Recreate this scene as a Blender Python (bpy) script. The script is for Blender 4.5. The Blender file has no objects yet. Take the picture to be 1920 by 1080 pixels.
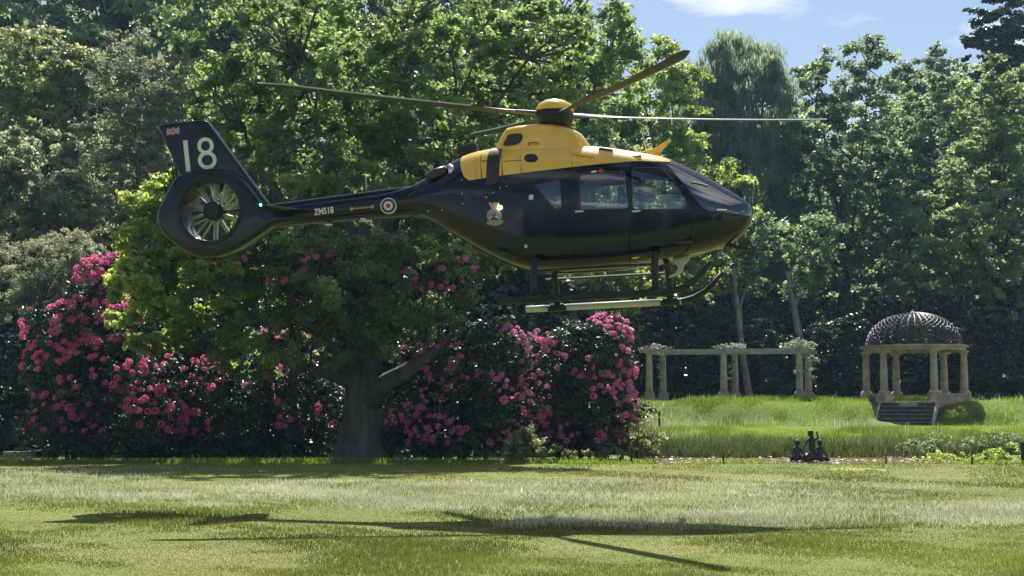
import bpy, bmesh, math, random
import numpy as np
from mathutils import Vector, Matrix, Euler

random.seed(7)
R = math.radians
scene = bpy.context.scene
col = scene.collection

# ------------------------------------------------------------------ camera
FPX = 2725.0                                   # focal length in pixels of the 1920 px wide photograph
PITCH = math.atan(235 / FPX)
EYE = 1.6
cam = bpy.data.cameras.new('camera')
cam.sensor_width = 36
cam.lens = 36 * FPX / 1920
cam.clip_start = 0.1
cam.clip_end = 3000
camo = bpy.data.objects.new('camera', cam)
camo.location = (0, 0, EYE)
camo.rotation_euler = (R(90) + PITCH, 0, 0)
col.objects.link(camo)
scene.camera = camo

# ------------------------------------------------------------------ sky, sun, exposure
SUN_EL = R(52)
SUN_AZ = R(3)                                  # sun stands ahead of the camera, a little right of the view axis
world = bpy.data.worlds.new('World')
scene.world = world
world.use_nodes = True
nt = world.node_tree
bg = nt.nodes['Background']
sky = nt.nodes.new('ShaderNodeTexSky')
sky.sky_type = 'NISHITA'
sky.sun_disc = False
sky.sun_elevation = SUN_EL
sky.sun_rotation = SUN_AZ
sky.air_density = 1.0
sky.dust_density = 0.7
sky.ozone_density = 1.5
geo = nt.nodes.new('ShaderNodeTexCoord')
sep = nt.nodes.new('ShaderNodeSeparateXYZ')
nt.links.new(geo.outputs['Generated'], sep.inputs[0])
zc_ = nt.nodes.new('ShaderNodeMath'); zc_.operation = 'MAXIMUM'; zc_.inputs[1].default_value = 0.03
nt.links.new(sep.outputs[2], zc_.inputs[0])
dv = nt.nodes.new('ShaderNodeVectorMath'); dv.operation = 'DIVIDE'
cmb = nt.nodes.new('ShaderNodeCombineXYZ')
for i in range(3): nt.links.new(zc_.outputs[0], cmb.inputs[i])
nt.links.new(geo.outputs['Generated'], dv.inputs[0]); nt.links.new(cmb.outputs[0], dv.inputs[1])
mp = nt.nodes.new('ShaderNodeMapping')
mp.inputs['Location'].default_value = (19.575, 0.43, 6.624)
mp.inputs['Scale'].default_value = (0.9, 0.9, 0.9)
nt.links.new(dv.outputs[0], mp.inputs[0])
cn = nt.nodes.new('ShaderNodeTexNoise'); cn.inputs['Scale'].default_value = 1.0; cn.inputs['Detail'].default_value = 7; cn.inputs['Roughness'].default_value = 0.55
nt.links.new(mp.outputs[0], cn.inputs[0])
cr = nt.nodes.new('ShaderNodeValToRGB')
cr.color_ramp.elements[0].position = 0.52; cr.color_ramp.elements[0].color = (0, 0, 0, 1)
cr.color_ramp.elements[1].position = 0.67; cr.color_ramp.elements[1].color = (1, 1, 1, 1)
nt.links.new(cn.outputs[0], cr.inputs[0])
mx = nt.nodes.new('ShaderNodeMixRGB')
mx.inputs[2].default_value = (13, 13, 13.4, 1)
nt.links.new(cr.outputs[0], mx.inputs[0]); nt.links.new(sky.outputs[0], mx.inputs[1])
nt.links.new(mx.outputs[0], bg.inputs[0])
bg.inputs[1].default_value = 0.05

sun = bpy.data.lights.new('sun', 'SUN')
sun.energy = 4.1
sun.angle = R(0.5)
sun.color = (1.0, 0.975, 0.93)
suno = bpy.data.objects.new('sun', sun)
sd = Vector((math.sin(SUN_AZ) * math.cos(SUN_EL), math.cos(SUN_AZ) * math.cos(SUN_EL), math.sin(SUN_EL)))
suno.rotation_euler = sd.to_track_quat('Z', 'Y').to_euler()
suno.location = (0, 0, 60)
col.objects.link(suno)

vs = scene.view_settings
vs.view_transform = 'Standard'; vs.look = 'None'; vs.exposure = 1.12; vs.gamma = 1.0; vs.use_curve_mapping = False
cy = scene.cycles
cy.max_bounces = 8; cy.diffuse_bounces = 3; cy.glossy_bounces = 4; cy.transmission_bounces = 6; cy.transparent_max_bounces = 16
cy.caustics_reflective = False; cy.caustics_refractive = False
cy.use_denoising = True
cy.sample_clamp_indirect = 6

# ------------------------------------------------------------------ materials
def mat(name, c, rough=0.5, metal=0.0, spec=0.5, coat=0.0, var=0.15, vscale=3.0, bump=0.0, bscale=40.0, emit=None, es=0.0, stretch=1.0):
    m = bpy.data.materials.new(name); m.use_nodes = True
    n = m.node_tree; b = n.nodes['Principled BSDF']
    b.inputs['Base Color'].default_value = (*c, 1); b.inputs['Roughness'].default_value = rough
    b.inputs['Metallic'].default_value = metal; b.inputs['Specular IOR Level'].default_value = spec
    b.inputs['Coat Weight'].default_value = coat; b.inputs['Coat Roughness'].default_value = 0.04
    tcn = n.nodes.new('ShaderNodeTexCoord')
    class tc: pass
    mpn = n.nodes.new('ShaderNodeMapping'); mpn.inputs['Scale'].default_value = (1, 1, stretch)
    n.links.new(tcn.outputs['Object'], mpn.inputs[0]); tc.outputs = {'Object': mpn.outputs[0]}
    if var:
        t = n.nodes.new('ShaderNodeTexNoise'); t.inputs['Scale'].default_value = vscale; t.inputs['Detail'].default_value = 6
        n.links.new(tc.outputs['Object'], t.inputs[0])
        r = n.nodes.new('ShaderNodeValToRGB')
        r.color_ramp.elements[0].position = 0.3; r.color_ramp.elements[1].position = 0.7
        r.color_ramp.elements[0].color = (*[x * (1 - var) for x in c], 1)
        r.color_ramp.elements[1].color = (*[min(1, x * (1 + var)) for x in c], 1)
        n.links.new(t.outputs[0], r.inputs[0]); n.links.new(r.outputs[0], b.inputs['Base Color'])
        q = n.nodes.new('ShaderNodeMath'); q.operation = 'MULTIPLY_ADD'; q.inputs[1].default_value = 0.25 * rough; q.inputs[2].default_value = rough * 0.88
        n.links.new(t.outputs[0], q.inputs[0]); n.links.new(q.outputs[0], b.inputs['Roughness'])
    if bump:
        t2 = n.nodes.new('ShaderNodeTexNoise'); t2.inputs['Scale'].default_value = bscale; t2.inputs['Detail'].default_value = 5
        n.links.new(tc.outputs['Object'], t2.inputs[0])
        bp = n.nodes.new('ShaderNodeBump'); bp.inputs['Strength'].default_value = bump; bp.inputs['Distance'].default_value = 0.05
        n.links.new(t2.outputs[0], bp.inputs['Height']); n.links.new(bp.outputs[0], b.inputs['Normal'])
    if emit:
        b.inputs['Emission Color'].default_value = (*emit, 1); b.inputs['Emission Strength'].default_value = es
    return m

def glass_mat(name, tint, ior=1.5):
    m = bpy.data.materials.new(name); m.use_nodes = True
    n = m.node_tree; n.nodes.clear()
    o = n.nodes.new('ShaderNodeOutputMaterial'); t = n.nodes.new('ShaderNodeBsdfTransparent'); g = n.nodes.new('ShaderNodeBsdfGlossy')
    t.inputs[0].default_value = (*tint, 1); g.inputs['Roughness'].default_value = 0.02
    f = n.nodes.new('ShaderNodeFresnel'); f.inputs[0].default_value = ior
    x = n.nodes.new('ShaderNodeMixShader')
    n.links.new(f.outputs[0], x.inputs[0]); n.links.new(t.outputs[0], x.inputs[1]); n.links.new(g.outputs[0], x.inputs[2])
    n.links.new(x.outputs[0], o.inputs[0])
    return m

def leaf_mat(name, dark, mid, light, trans, tw=0.45, rough=0.45, spec=0.4):
    m = bpy.data.materials.new(name); m.use_nodes = True
    n = m.node_tree; b = n.nodes['Principled BSDF']; o = n.nodes['Material Output']
    a = n.nodes.new('ShaderNodeAttribute'); a.attribute_name = 'tint'
    r = n.nodes.new('ShaderNodeValToRGB')
    e = r.color_ramp.elements
    e[0].position = 0.0; e[0].color = (*dark, 1); e[1].position = 1.0; e[1].color = (*light, 1)
    k = e.new(0.5); k.color = (*mid, 1)
    n.links.new(a.outputs['Fac'], r.inputs[0]); n.links.new(r.outputs[0], b.inputs['Base Color'])
    b.inputs['Roughness'].default_value = rough; b.inputs['Specular IOR Level'].default_value = spec
    t = n.nodes.new('ShaderNodeBsdfTranslucent')
    mm = n.nodes.new('ShaderNodeMixRGB'); mm.blend_type = 'MULTIPLY'; mm.inputs[0].default_value = 1
    s = n.nodes.new('ShaderNodeMapRange'); s.inputs[3].default_value = 0.55; s.inputs[4].default_value = 1.3
    n.links.new(a.outputs['Fac'], s.inputs[0])
    mm.inputs[1].default_value = (*trans, 1); n.links.new(s.outputs[0], mm.inputs[2])
    n.links.new(mm.outputs[0], t.inputs[0])
    x = n.nodes.new('ShaderNodeMixShader'); x.inputs[0].default_value = tw
    n.links.new(b.outputs[0], x.inputs[1]); n.links.new(t.outputs[0], x.inputs[2]); n.links.new(x.outputs[0], o.inputs[0])
    return m

M = {}
M['navy'] = mat('navy_paint', (0.0042, 0.0058, 0.0125), 0.09, spec=0.42, coat=0.0, var=0.2, vscale=1.5)
M['navy2'] = mat('navy_panel_paint', (0.0055, 0.0074, 0.015), 0.11, spec=0.42, coat=0.0, var=0.2, vscale=2.0)
M['yellow'] = mat('yellow_paint', (0.92, 0.53, 0.075), 0.28, coat=0.3, var=0.10, vscale=2.5)
M['black'] = mat('black_rubber', (0.012, 0.012, 0.014), 0.55, var=0.2)
M['grey'] = mat('dark_grey_metal', (0.05, 0.052, 0.058), 0.4, metal=0.4)
M['blade'] = mat('rotor_blade_paint', (0.050, 0.072, 0.115), 0.5, spec=0.2, var=0.15, vscale=1.2)
M['fanblade'] = mat('fan_blade_metal', (0.42, 0.41, 0.36), 0.35, metal=0.3)  # pale tone stands for sun lighting the fan from behind
M['white'] = mat('white_marking', (0.74, 0.74, 0.70), 0.45, var=0.06)
M['red'] = mat('red_marking', (0.45, 0.035, 0.04), 0.45, var=0.08)
M['blue'] = mat('blue_marking', (0.02, 0.035, 0.12), 0.45, var=0.08)
M['gold'] = mat('gold_marking', (0.42, 0.33, 0.16), 0.45, var=0.1)
M['pale'] = mat('pale_blue_marking', (0.22, 0.27, 0.36), 0.45, var=0.1)
M['steel'] = mat('steel', (0.62, 0.60, 0.57), 0.3, metal=0.85)
M['strip'] = mat('erosion_strip_metal', (0.5, 0.5, 0.5), 0.35, metal=0.6)
M['brown'] = mat('stained_panel', (0.045, 0.035, 0.028), 0.35, metal=0.3, var=0.5, vscale=9)
M['skid_sun_bracket'] = mat('sunlit_skid_and_bracket', (0.55, 0.55, 0.50), 0.6, var=0.12, vscale=8)  # sunlight on the far skid put into the colour; also the pale bracket
M['seal'] = mat('window_seal', (0.07, 0.075, 0.085), 0.45)
M['interior'] = mat('cabin_trim', (0.05, 0.052, 0.055), 0.75)
M['seat'] = mat('seat_fabric', (0.07, 0.072, 0.08), 0.85, var=0.3, vscale=12)
M['glass'] = glass_mat('window_glass', (0.86, 0.9, 0.9), 1.9)
M['wind'] = glass_mat('windscreen_glass', (0.66, 0.72, 0.76), 2.8)
M['chin'] = glass_mat('tinted_chin_glass', (0.22, 0.23, 0.25), 1.6)
M['green_lamp'] = mat('green_lamp', (0.0, 0.4, 0.2), 0.2, var=0, emit=(0.05, 1.0, 0.45), es=9)
M['white_lamp'] = mat('white_lamp', (0.9, 0.85, 0.7), 0.2, var=0, emit=(1.0, 0.9, 0.65), es=14)
M['stone'] = mat('weathered_stone', (0.40, 0.335, 0.255), 0.85, var=0.35, vscale=2.2, bump=0.5, bscale=14)
M['stone_dark'] = mat('mossy_step_stone', (0.075, 0.070, 0.062), 0.85, var=0.4, vscale=4, bump=0.5, bscale=18)
M['tread'] = mat('sunlit_tread_stone', (0.24, 0.225, 0.20), 0.8, var=0.4, vscale=4, bump=0.4, bscale=18)  # lighter than the steps, standing for sun along the nosings
M['stone_grey'] = mat('grey_edge_stone', (0.36, 0.34, 0.30), 0.85, var=0.3, vscale=5, bump=0.4, bscale=18)
M['lattice'] = mat('weathered_iron', (0.065, 0.068, 0.06), 0.5, metal=0.3, var=0.3, vscale=6)
M['bronze'] = mat('dark_bronze', (0.022, 0.026, 0.022), 0.5, metal=0.3, var=0.3, vscale=10, bump=0.3, bscale=30)
M['post'] = mat('dark_timber', (0.03, 0.025, 0.02), 0.8, var=0.3, vscale=12, bump=0.4)
M['bark'] = mat('grey_bark', (0.085, 0.075, 0.062), 0.9, var=0.5, vscale=5, bump=1.0, bscale=9, stretch=0.16)
M['bark_dark'] = mat('dark_bark', (0.045, 0.038, 0.03), 0.9, var=0.4, vscale=4, bump=0.8, bscale=12)
M['bark_pale'] = mat('pale_bark', (0.20, 0.185, 0.16), 0.85, var=0.35, vscale=4, bump=0.6, bscale=12)

M['leaf_main'] = leaf_mat('oak_leaf', (0.04, 0.078, 0.03), (0.08, 0.14, 0.048), (0.145, 0.215, 0.075), (0.42, 0.56, 0.17), 0.55)
M['leaf_bright'] = leaf_mat('bright_leaf', (.07,.135,.026), (.125,.21,.042), (.195,.285,.062), (.58,.72,.15), 0.58)
M['leaf_yellow'] = leaf_mat('yellowgreen_leaf', (0.085, 0.115, 0.05), (0.145, 0.18, 0.075), (0.22, 0.26, 0.11), (0.52, 0.58, 0.24), 0.55)
M['leaf_pale'] = leaf_mat('pale_wood_leaf', (.06,.10,.045), (.115,.17,.075), (.19,.25,.11), (.50,.62,.24), 0.55)
M['leaf_sage'] = leaf_mat('sage_leaf', (0.12, 0.135, 0.085), (0.19, 0.21, 0.125), (0.28, 0.3, 0.18), (0.5, 0.53, 0.28), 0.5)
M['leaf_grey'] = leaf_mat('greygreen_leaf', (0.075, 0.09, 0.06), (0.13, 0.15, 0.095), (0.21, 0.23, 0.145), (0.46, 0.5, 0.28), 0.55)
M['leaf_mid'] = leaf_mat('wood_leaf', (0.036, 0.066, 0.038), (0.072, 0.12, 0.062), (0.12, 0.185, 0.095), (0.4, 0.53, 0.23), 0.55)
M['leaf_blue'] = leaf_mat('willow_leaf', (0.07, 0.1, 0.075), (0.115, 0.16, 0.115), (0.18, 0.235, 0.165), (0.48, 0.6, 0.36), 0.52)
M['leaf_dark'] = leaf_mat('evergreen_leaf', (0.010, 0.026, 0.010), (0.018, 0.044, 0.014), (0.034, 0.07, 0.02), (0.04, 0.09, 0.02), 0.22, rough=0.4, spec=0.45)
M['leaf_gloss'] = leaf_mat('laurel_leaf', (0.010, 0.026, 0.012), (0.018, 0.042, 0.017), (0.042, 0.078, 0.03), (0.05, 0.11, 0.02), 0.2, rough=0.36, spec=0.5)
M['leaf_white'] = leaf_mat('creeper_leaf', (0.16, 0.2, 0.1), (0.36, 0.4, 0.27), (0.66, 0.67, 0.56), (0.5, 0.55, 0.36), 0.4)
M['petal'] = leaf_mat('pink_petal', (.58, .12, .31), (.76, .21, .45), (.88, .38, .58), (.90, .32, .54), 0.5, rough=0.6, spec=0.2)
M['petal_red'] = leaf_mat('deep_pink_petal', (.60, .09, .24), (.78, .16, .37), (.88, .29, .49), (.92, .26, .46), 0.52, rough=0.6, spec=0.2)
M['grass'] = leaf_mat('lawn_blade', (.08,.108,.016), (.145,.182,.032), (.235,.255,.07), (.25,.29,.045), 0.35)
M['seedgrass'] = leaf_mat('seeding_grass', (.30,.33,.17), (.50,.51,.33), (.74,.73,.54), (.62,.63,.42), 0.4, rough=0.4)  # pale seedheads, with the whitish sun sheen put into the colour as well
M['bankgrass'] = leaf_mat('bank_grass', (0.10, 0.17, 0.02), (0.17, 0.26, 0.03), (0.25, 0.34, 0.055), (0.36, 0.52, 0.05), 0.45)
M['reed'] = leaf_mat('reed_blade', (0.035, 0.045, 0.02), (0.075, 0.095, 0.035), (0.19, 0.20, 0.09), (0.18, 0.23, 0.06), 0.35)
M['pad'] = leaf_mat('glinting_lily_pad', (0.12, 0.11, 0.06), (0.34, 0.33, 0.27), (0.72, 0.70, 0.66), (0.2, 0.2, 0.1), 0.1, rough=0.35)  # paler tints carry the white glints off the pads
M['buttercup'] = leaf_mat('yellow_petal', (0.6, 0.42, 0.03), (0.7, 0.5, 0.04), (0.8, 0.6, 0.06), (0.6, 0.45, 0.03), 0.3)

# ------------------------------------------------------------------ mesh helpers
def tag(o, label=None, cat=None, group=None, kind=None):
    if label: o['label'] = label
    if cat: o['category'] = cat
    if group: o['group'] = group
    if kind: o['kind'] = kind
    return o

def link(name, me, m=None, parent=None, loc=None, smooth=False):
    if m is not None:
        me.materials.clear(); me.materials.append(m)
    if smooth:
        me.polygons.foreach_set('use_smooth', [True] * len(me.polygons))
    o = bpy.data.objects.new(name, me)
    if parent is not None: o.parent = parent
    if loc is not None: o.location = loc
    col.objects.link(o)
    return o

def empty(name, loc, rz=0.0):
    o = bpy.data.objects.new(name, None); o.empty_display_size = 0.3
    o.location = loc; o.rotation_euler = (0, 0, rz)
    col.objects.link(o)
    return o

class MB:
    def __init__(s): s.v = []; s.f = []
    def add(s, v, f):
        k = len(s.v); s.v += [tuple(p) for p in v]; s.f += [tuple(i + k for i in q) for q in f]; return s
    def box(s, a, b):
        x0, y0, z0 = a; x1, y1, z1 = b
        return s.add([(x0,y0,z0),(x1,y0,z0),(x1,y1,z0),(x0,y1,z0),(x0,y0,z1),(x1,y0,z1),(x1,y1,z1),(x0,y1,z1)],
                     [(3,2,1,0),(4,5,6,7),(0,1,5,4),(1,2,6,5),(2,3,7,6),(3,0,4,7)])
    def tube(s, path, rad, n=8, cap=True, sq=None):
        path = [Vector(p) for p in path]
        if not hasattr(rad, '__len__'): rad = [rad] * len(path)
        rad = [float(r_) for r_ in rad]
        v = []; f = []
        ref = Vector((0, 0, 1)) if abs((path[-1] - path[0]).normalized().z) < 0.9 else Vector((1, 0, 0))
        for i, p in enumerate(path):
            t = (path[min(i + 1, len(path) - 1)] - path[max(i - 1, 0)]).normalized()
            a = t.cross(ref).normalized(); b = a.cross(t)
            for k in range(n):
                th = 2 * math.pi * (k + 0.5 * (n == 4)) / n
                v.append(p + rad[i] * (math.cos(th) * a + math.sin(th) * b * (sq or 1)))
        for i in range(len(path) - 1):
            for k in range(n):
                f.append((i*n + k, i*n + (k+1) % n, (i+1)*n + (k+1) % n, (i+1)*n + k))
        if cap:
            f.append(tuple(reversed(range(n)))); f.append(tuple(range((len(path)-1)*n, len(path)*n)))
        return s.add(v, f)
    def lathe(s, prof, n=24, c=(0, 0, 0), axis='z'):
        v = []; f = []
        for r, h in prof:
            for k in range(n):
                th = 2 * math.pi * k / n; a, b = r * math.cos(th), r * math.sin(th)
                v.append((c[0]+a, c[1]+b, c[2]+h) if axis == 'z' else ((c[0]+a, c[1]+h, c[2]+b) if axis == 'y' else (c[0]+h, c[1]+a, c[2]+b)))
        for i in range(len(prof) - 1):
            for k in range(n):
                f.append((i*n+k, i*n+(k+1) % n, (i+1)*n+(k+1) % n, (i+1)*n+k))
        f.append(tuple(reversed(range(n)))); f.append(tuple(range((len(prof)-1)*n, len(prof)*n)))
        return s.add(v, f)
    def prism(s, poly, y0, y1):
        n = len(poly)
        v = [(x, y0, z) for x, z in poly] + [(x, y1, z) for x, z in poly]
        f = [tuple(range(n)), tuple(reversed(range(n, 2*n)))] + [(i, i + n, (i+1) % n + n, (i+1) % n) for i in range(n)]
        return s.add(v, f)
    def mesh(s, name):
        me = bpy.data.meshes.new(name); me.from_pydata([tuple(p) for p in s.v], [], s.f); me.validate()
        b = bmesh.new(); b.from_mesh(me); bmesh.ops.recalc_face_normals(b, faces=b.faces); b.to_mesh(me); b.free()
        return me
    def build(s, name, m, parent=None, loc=None, smooth=False, bevel=0.0):
        me = s.mesh(name)
        if bevel: me = bevelled(me, bevel)
        return link(name, me, m, parent, loc, smooth)

def evaluated(me, setup):
    o = bpy.data.objects.new('tmp', me); col.objects.link(o)
    setup(o)
    dg = bpy.context.evaluated_depsgraph_get(); dg.update()
    r = bpy.data.meshes.new_from_object(o.evaluated_get(dg))
    bpy.data.objects.remove(o)
    return r

def bevelled(me, w, seg=3, ang=40):
    def st(o):
        b = o.modifiers.new('b', 'BEVEL'); b.width = w; b.segments = seg; b.limit_method = 'ANGLE'; b.angle_limit = R(ang)
        b.use_clamp_overlap = True
    r = evaluated(me, st)
    return r

def boolean(me, cut, op, solver='EXACT'):
    c = bpy.data.objects.new('cut', cut); col.objects.link(c)
    def st(o):
        b = o.modifiers.new('b', 'BOOLEAN'); b.object = c; b.operation = op; b.solver = solver
    r = evaluated(me, st)
    bpy.data.objects.remove(c)
    return r

def smooth_by_angle(me, ang=35):
    b = bmesh.new(); b.from_mesh(me)
    for f in b.faces: f.smooth = True
    for e in b.edges:
        if len(e.link_faces) != 2 or e.calc_face_angle(0) > R(ang): e.smooth = False
    b.to_mesh(me); b.free()
    return me

def blades_mesh(name, V, nper, T, faces=None):
    """V: (N*nper, 3) vertices; faces: template index tuples per item; T: tint per face-item."""
    N = len(V) // nper
    faces = faces or [tuple(range(nper))]
    fl = len(faces)
    me = bpy.data.meshes.new(name)
    me.vertices.add(N * nper); me.vertices.foreach_set('co', np.ascontiguousarray(V, dtype=np.float32).ravel())
    sizes = np.array([len(q) for q in faces], dtype=np.int32)
    tmpl = np.concatenate([np.array(q, dtype=np.int32) for q in faces])
    L = len(tmpl)
    idx = (tmpl[None, :] + (np.arange(N, dtype=np.int32) * nper)[:, None]).ravel()
    me.loops.add(N * L); me.loops.foreach_set('vertex_index', idx)
    st = np.concatenate([[0], np.cumsum(sizes)[:-1]])
    starts = (st[None, :] + (np.arange(N) * L)[:, None]).ravel().astype(np.int32)
    me.polygons.add(N * fl); me.polygons.foreach_set('loop_start', starts)
    try: me.polygons.foreach_set('loop_total', np.tile(sizes, N).astype(np.int32))
    except Exception: pass
    me.update(calc_edges=True)
    a = me.attributes.new('tint', 'FLOAT', 'FACE')
    a.data.foreach_set('value', np.repeat(np.clip(T, 0, 1), fl).astype(np.float32))
    return me

def unit(a): return a / np.maximum(np.linalg.norm(a, axis=1, keepdims=True), 1e-9)

def P(px, py, d):
    """World point seen at a pixel of the 1920 px photograph, at distance d along the ground."""
    a, b = (px - 960) / FPX, -(py - 540) / FPX
    dy = math.cos(PITCH) - b * math.sin(PITCH); dz = math.sin(PITCH) + b * math.cos(PITCH)
    t = d / dy
    return Vector((a * t, d, EYE + dz * t))

# ------------------------------------------------------------------ terrain
def sstep(a, b, x):
    t = np.clip((x - a) / (b - a), 0, 1); return t * t * (3 - 2 * t)

def terrain(x, y):
    x = np.asarray(x, float); y = np.asarray(y, float)
    right = sstep(2.5, 5.0, x)
    zr = 0.15 * sstep(57, 60, y) + 0.8 * sstep(60, 69, y) + 1.25 * sstep(71.3, 75.3, y)
    zl = 0.25 * sstep(52, 62, y) + 1.95 * sstep(60, 80, y)
    z = zl * (1 - right) + zr * right
    pond = sstep(4.2, 5.6, x) * (1 - sstep(16.0, 18.5, x)) * sstep(46.5, 47.5, y) * (1 - sstep(56.4, 58.0, y))
    z = z - 0.45 * pond
    u = (x - 21.35) * math.cos(R(23)) - (y - 77.0) * math.sin(R(23)); w = (x - 21.35) * math.sin(R(23)) + (y - 77.0) * math.cos(R(23))
    z = z - 0.55 * (1 - sstep(1.25, 1.9, np.abs(u))) * (1 - sstep(-2.6, -2.2, w)) * sstep(-5.4, -4.3, w)
    z = z + 0.05 * np.sin(x * 0.35 + 1) * np.sin(y * 0.22) * sstep(10, 30, y) * (1 - sstep(44, 47, y))
    return z
def tz(x, y): return float(terrain(x, y))

xs = np.concatenate([np.linspace(-320, -32, 25), np.linspace(-30, 40, 176), np.linspace(44, 320, 25)])
ys = np.concatenate([np.linspace(-120, 4, 12), np.linspace(6, 100, 236), np.linspace(105, 500, 30)])
X, Y = np.meshgrid(xs, ys)
Z = terrain(X, Y)
nx, ny = len(xs), len(ys)
me = bpy.data.meshes.new('ground')
me.from_pydata(np.stack([X.ravel(), Y.ravel(), Z.ravel()], 1).tolist(), [],
               [(j*nx+i, j*nx+i+1, (j+1)*nx+i+1, (j+1)*nx+i) for j in range(ny-1) for i in range(nx-1)])
gm = bpy.data.materials.new('turf'); gm.use_nodes = True
n = gm.node_tree; b = n.nodes['Principled BSDF']; b.inputs['Roughness'].default_value = 0.9; b.inputs['Specular IOR Level'].default_value = 0.15
tc = n.nodes.new('ShaderNodeTexCoord')
def noise(scale, detail=5, sx=1, sy=1):
    mpn = n.nodes.new('ShaderNodeMapping'); mpn.inputs['Scale'].default_value = (sx, sy, 1)
    n.links.new(tc.outputs['Object'], mpn.inputs[0])
    t = n.nodes.new('ShaderNodeTexNoise'); t.inputs['Scale'].default_value = scale; t.inputs['Detail'].default_value = detail
    n.links.new(mpn.outputs[0], t.inputs[0]); return t.outputs[0]
def ramp(inp, c0, c1, p0=0.35, p1=0.65):
    r = n.nodes.new('ShaderNodeValToRGB'); r.color_ramp.elements[0].position = p0; r.color_ramp.elements[1].position = p1
    r.color_ramp.elements[0].color = (*c0, 1); r.color_ramp.elements[1].color = (*c1, 1)
    n.links.new(inp, r.inputs[0]); return r.outputs[0]
def mix(fac, a, c):
    m_ = n.nodes.new('ShaderNodeMixRGB')
    n.links.new(fac, m_.inputs[0]); n.links.new(a, m_.inputs[1])
    if isinstance(c, tuple): m_.inputs[2].default_value = (*c, 1)
    else: n.links.new(c, m_.inputs[2])
    return m_.outputs[0]
c_ = ramp(noise(0.35, 6, 0.5, 1.0), (0.110, 0.143, 0.024), (0.185, 0.205, 0.048))
c2 = ramp(noise(9, 6), (0.08, 0.105, 0.018), (0.225, 0.24, 0.065))
mm = n.nodes.new('ShaderNodeMixRGB'); mm.inputs[0].default_value = 0.45
n.links.new(c_, mm.inputs[1]); n.links.new(c2, mm.inputs[2])
cc = mm.outputs[0]
dry = ramp(noise(0.22, 4, 0.35, 1.0), (0, 0, 0), (1, 1, 1), 0.52, 0.66)
dm = n.nodes.new('ShaderNodeMath'); dm.operation = 'MULTIPLY'; dm.inputs[1].default_value = 0.6
n.links.new(dry, dm.inputs[0])
sy_ = n.nodes.new('ShaderNodeSeparateXYZ'); n.links.new(tc.outputs['Object'], sy_.inputs[0])
my_ = n.nodes.new('ShaderNodeMapRange'); my_.inputs[1].default_value = 50; my_.inputs[2].default_value = 55; my_.inputs[3].default_value = 0.6; my_.inputs[4].default_value = 0.0
n.links.new(sy_.outputs[1], my_.inputs[0]); n.links.new(my_.outputs[0], dm.inputs[1])
cc = mix(dm.outputs[0], cc, (0.30, 0.25, 0.11))
# worn bare patch near the camera
vm = n.nodes.new('ShaderNodeVectorMath'); vm.operation = 'SUBTRACT'; vm.inputs[1].default_value = (1.4, 14.95, 0)
n.links.new(tc.outputs['Object'], vm.inputs[0])
vs_ = n.nodes.new('ShaderNodeVectorMath'); vs_.operation = 'MULTIPLY'; vs_.inputs[1].default_value = (1.9, 4.5, 0)
n.links.new(vm.outputs[0], vs_.inputs[0])
ln = n.nodes.new('ShaderNodeVectorMath'); ln.operation = 'LENGTH'; n.links.new(vs_.outputs[0], ln.inputs[0])
ad = n.nodes.new('ShaderNodeMath'); ad.operation = 'ADD'; n.links.new(ln.outputs['Value'], ad.inputs[0]); n.links.new(noise(4), ad.inputs[1])
cc = mix(ramp(ad.outputs[0], (1, 1, 1), (0, 0, 0), 0.75, 1.0), cc, (0.40, 0.27, 0.10))
# forest floor beyond the terrace, and under the big tree
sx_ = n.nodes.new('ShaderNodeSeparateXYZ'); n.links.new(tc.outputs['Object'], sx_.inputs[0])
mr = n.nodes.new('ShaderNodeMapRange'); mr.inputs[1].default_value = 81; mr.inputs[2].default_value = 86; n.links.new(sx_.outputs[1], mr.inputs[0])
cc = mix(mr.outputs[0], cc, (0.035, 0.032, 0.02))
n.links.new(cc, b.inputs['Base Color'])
bp = n.nodes.new('ShaderNodeBump'); bp.inputs['Strength'].default_value = 0.6; bp.inputs['Distance'].default_value = 0.05
n.links.new(noise(14, 6), bp.inputs['Height']); n.links.new(bp.outputs[0], b.inputs['Normal'])
g = link('ground', me, gm, smooth=True); tag(g, 'mown green lawn rising to a grassy terrace at the back', 'lawn', kind='structure')

# pond water
wm = bpy.data.materials.new('pond_water'); wm.use_nodes = True
wb = wm.node_tree.nodes['Principled BSDF']; wb.inputs['Base Color'].default_value = (0.22, 0.13, 0.06, 1); wb.inputs['Roughness'].default_value = 0.16
wt = wm.node_tree.nodes.new('ShaderNodeTexNoise'); wt.inputs['Scale'].default_value = 6; wt.inputs['Detail'].default_value = 4
wbp = wm.node_tree.nodes.new('ShaderNodeBump'); wbp.inputs['Strength'].default_value = 0.35; wbp.inputs['Distance'].default_value = 0.05
wm.node_tree.links.new(wt.outputs[0], wbp.inputs['Height']); wm.node_tree.links.new(wbp.outputs[0], wb.inputs['Normal'])
rng = np.random.default_rng(3)
pv = []
for k in range(48):
    th = 2 * math.pi * k / 48
    pv.append((10.8 + 7.2 * math.copysign(abs(math.cos(th)) ** 0.5, math.cos(th)), 52.2 + 5.5 * math.copysign(abs(math.sin(th)) ** 0.5, math.sin(th)), -0.12))
mw = MB(); mw.add(pv, [tuple(range(48))])
tag(mw.build('water', wm), 'brown pond water beyond the lawn edge', 'water', kind='structure')
N = 620
px_ = rng.uniform(5.0, 16.8, N); py_ = 47.2 + rng.beta(1.2, 1.4, N) * 9.6
keep = (np.sin(px_ * 1.3) + np.sin(px_ * 0.5 + py_) + rng.normal(0, 0.9, N)) > -0.6
px_, py_ = px_[keep], py_[keep]; N = len(px_)
rr = rng.uniform(0.04, 0.11, N)
th = np.linspace(0.3, 2 * math.pi - 0.3, 7)
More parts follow.
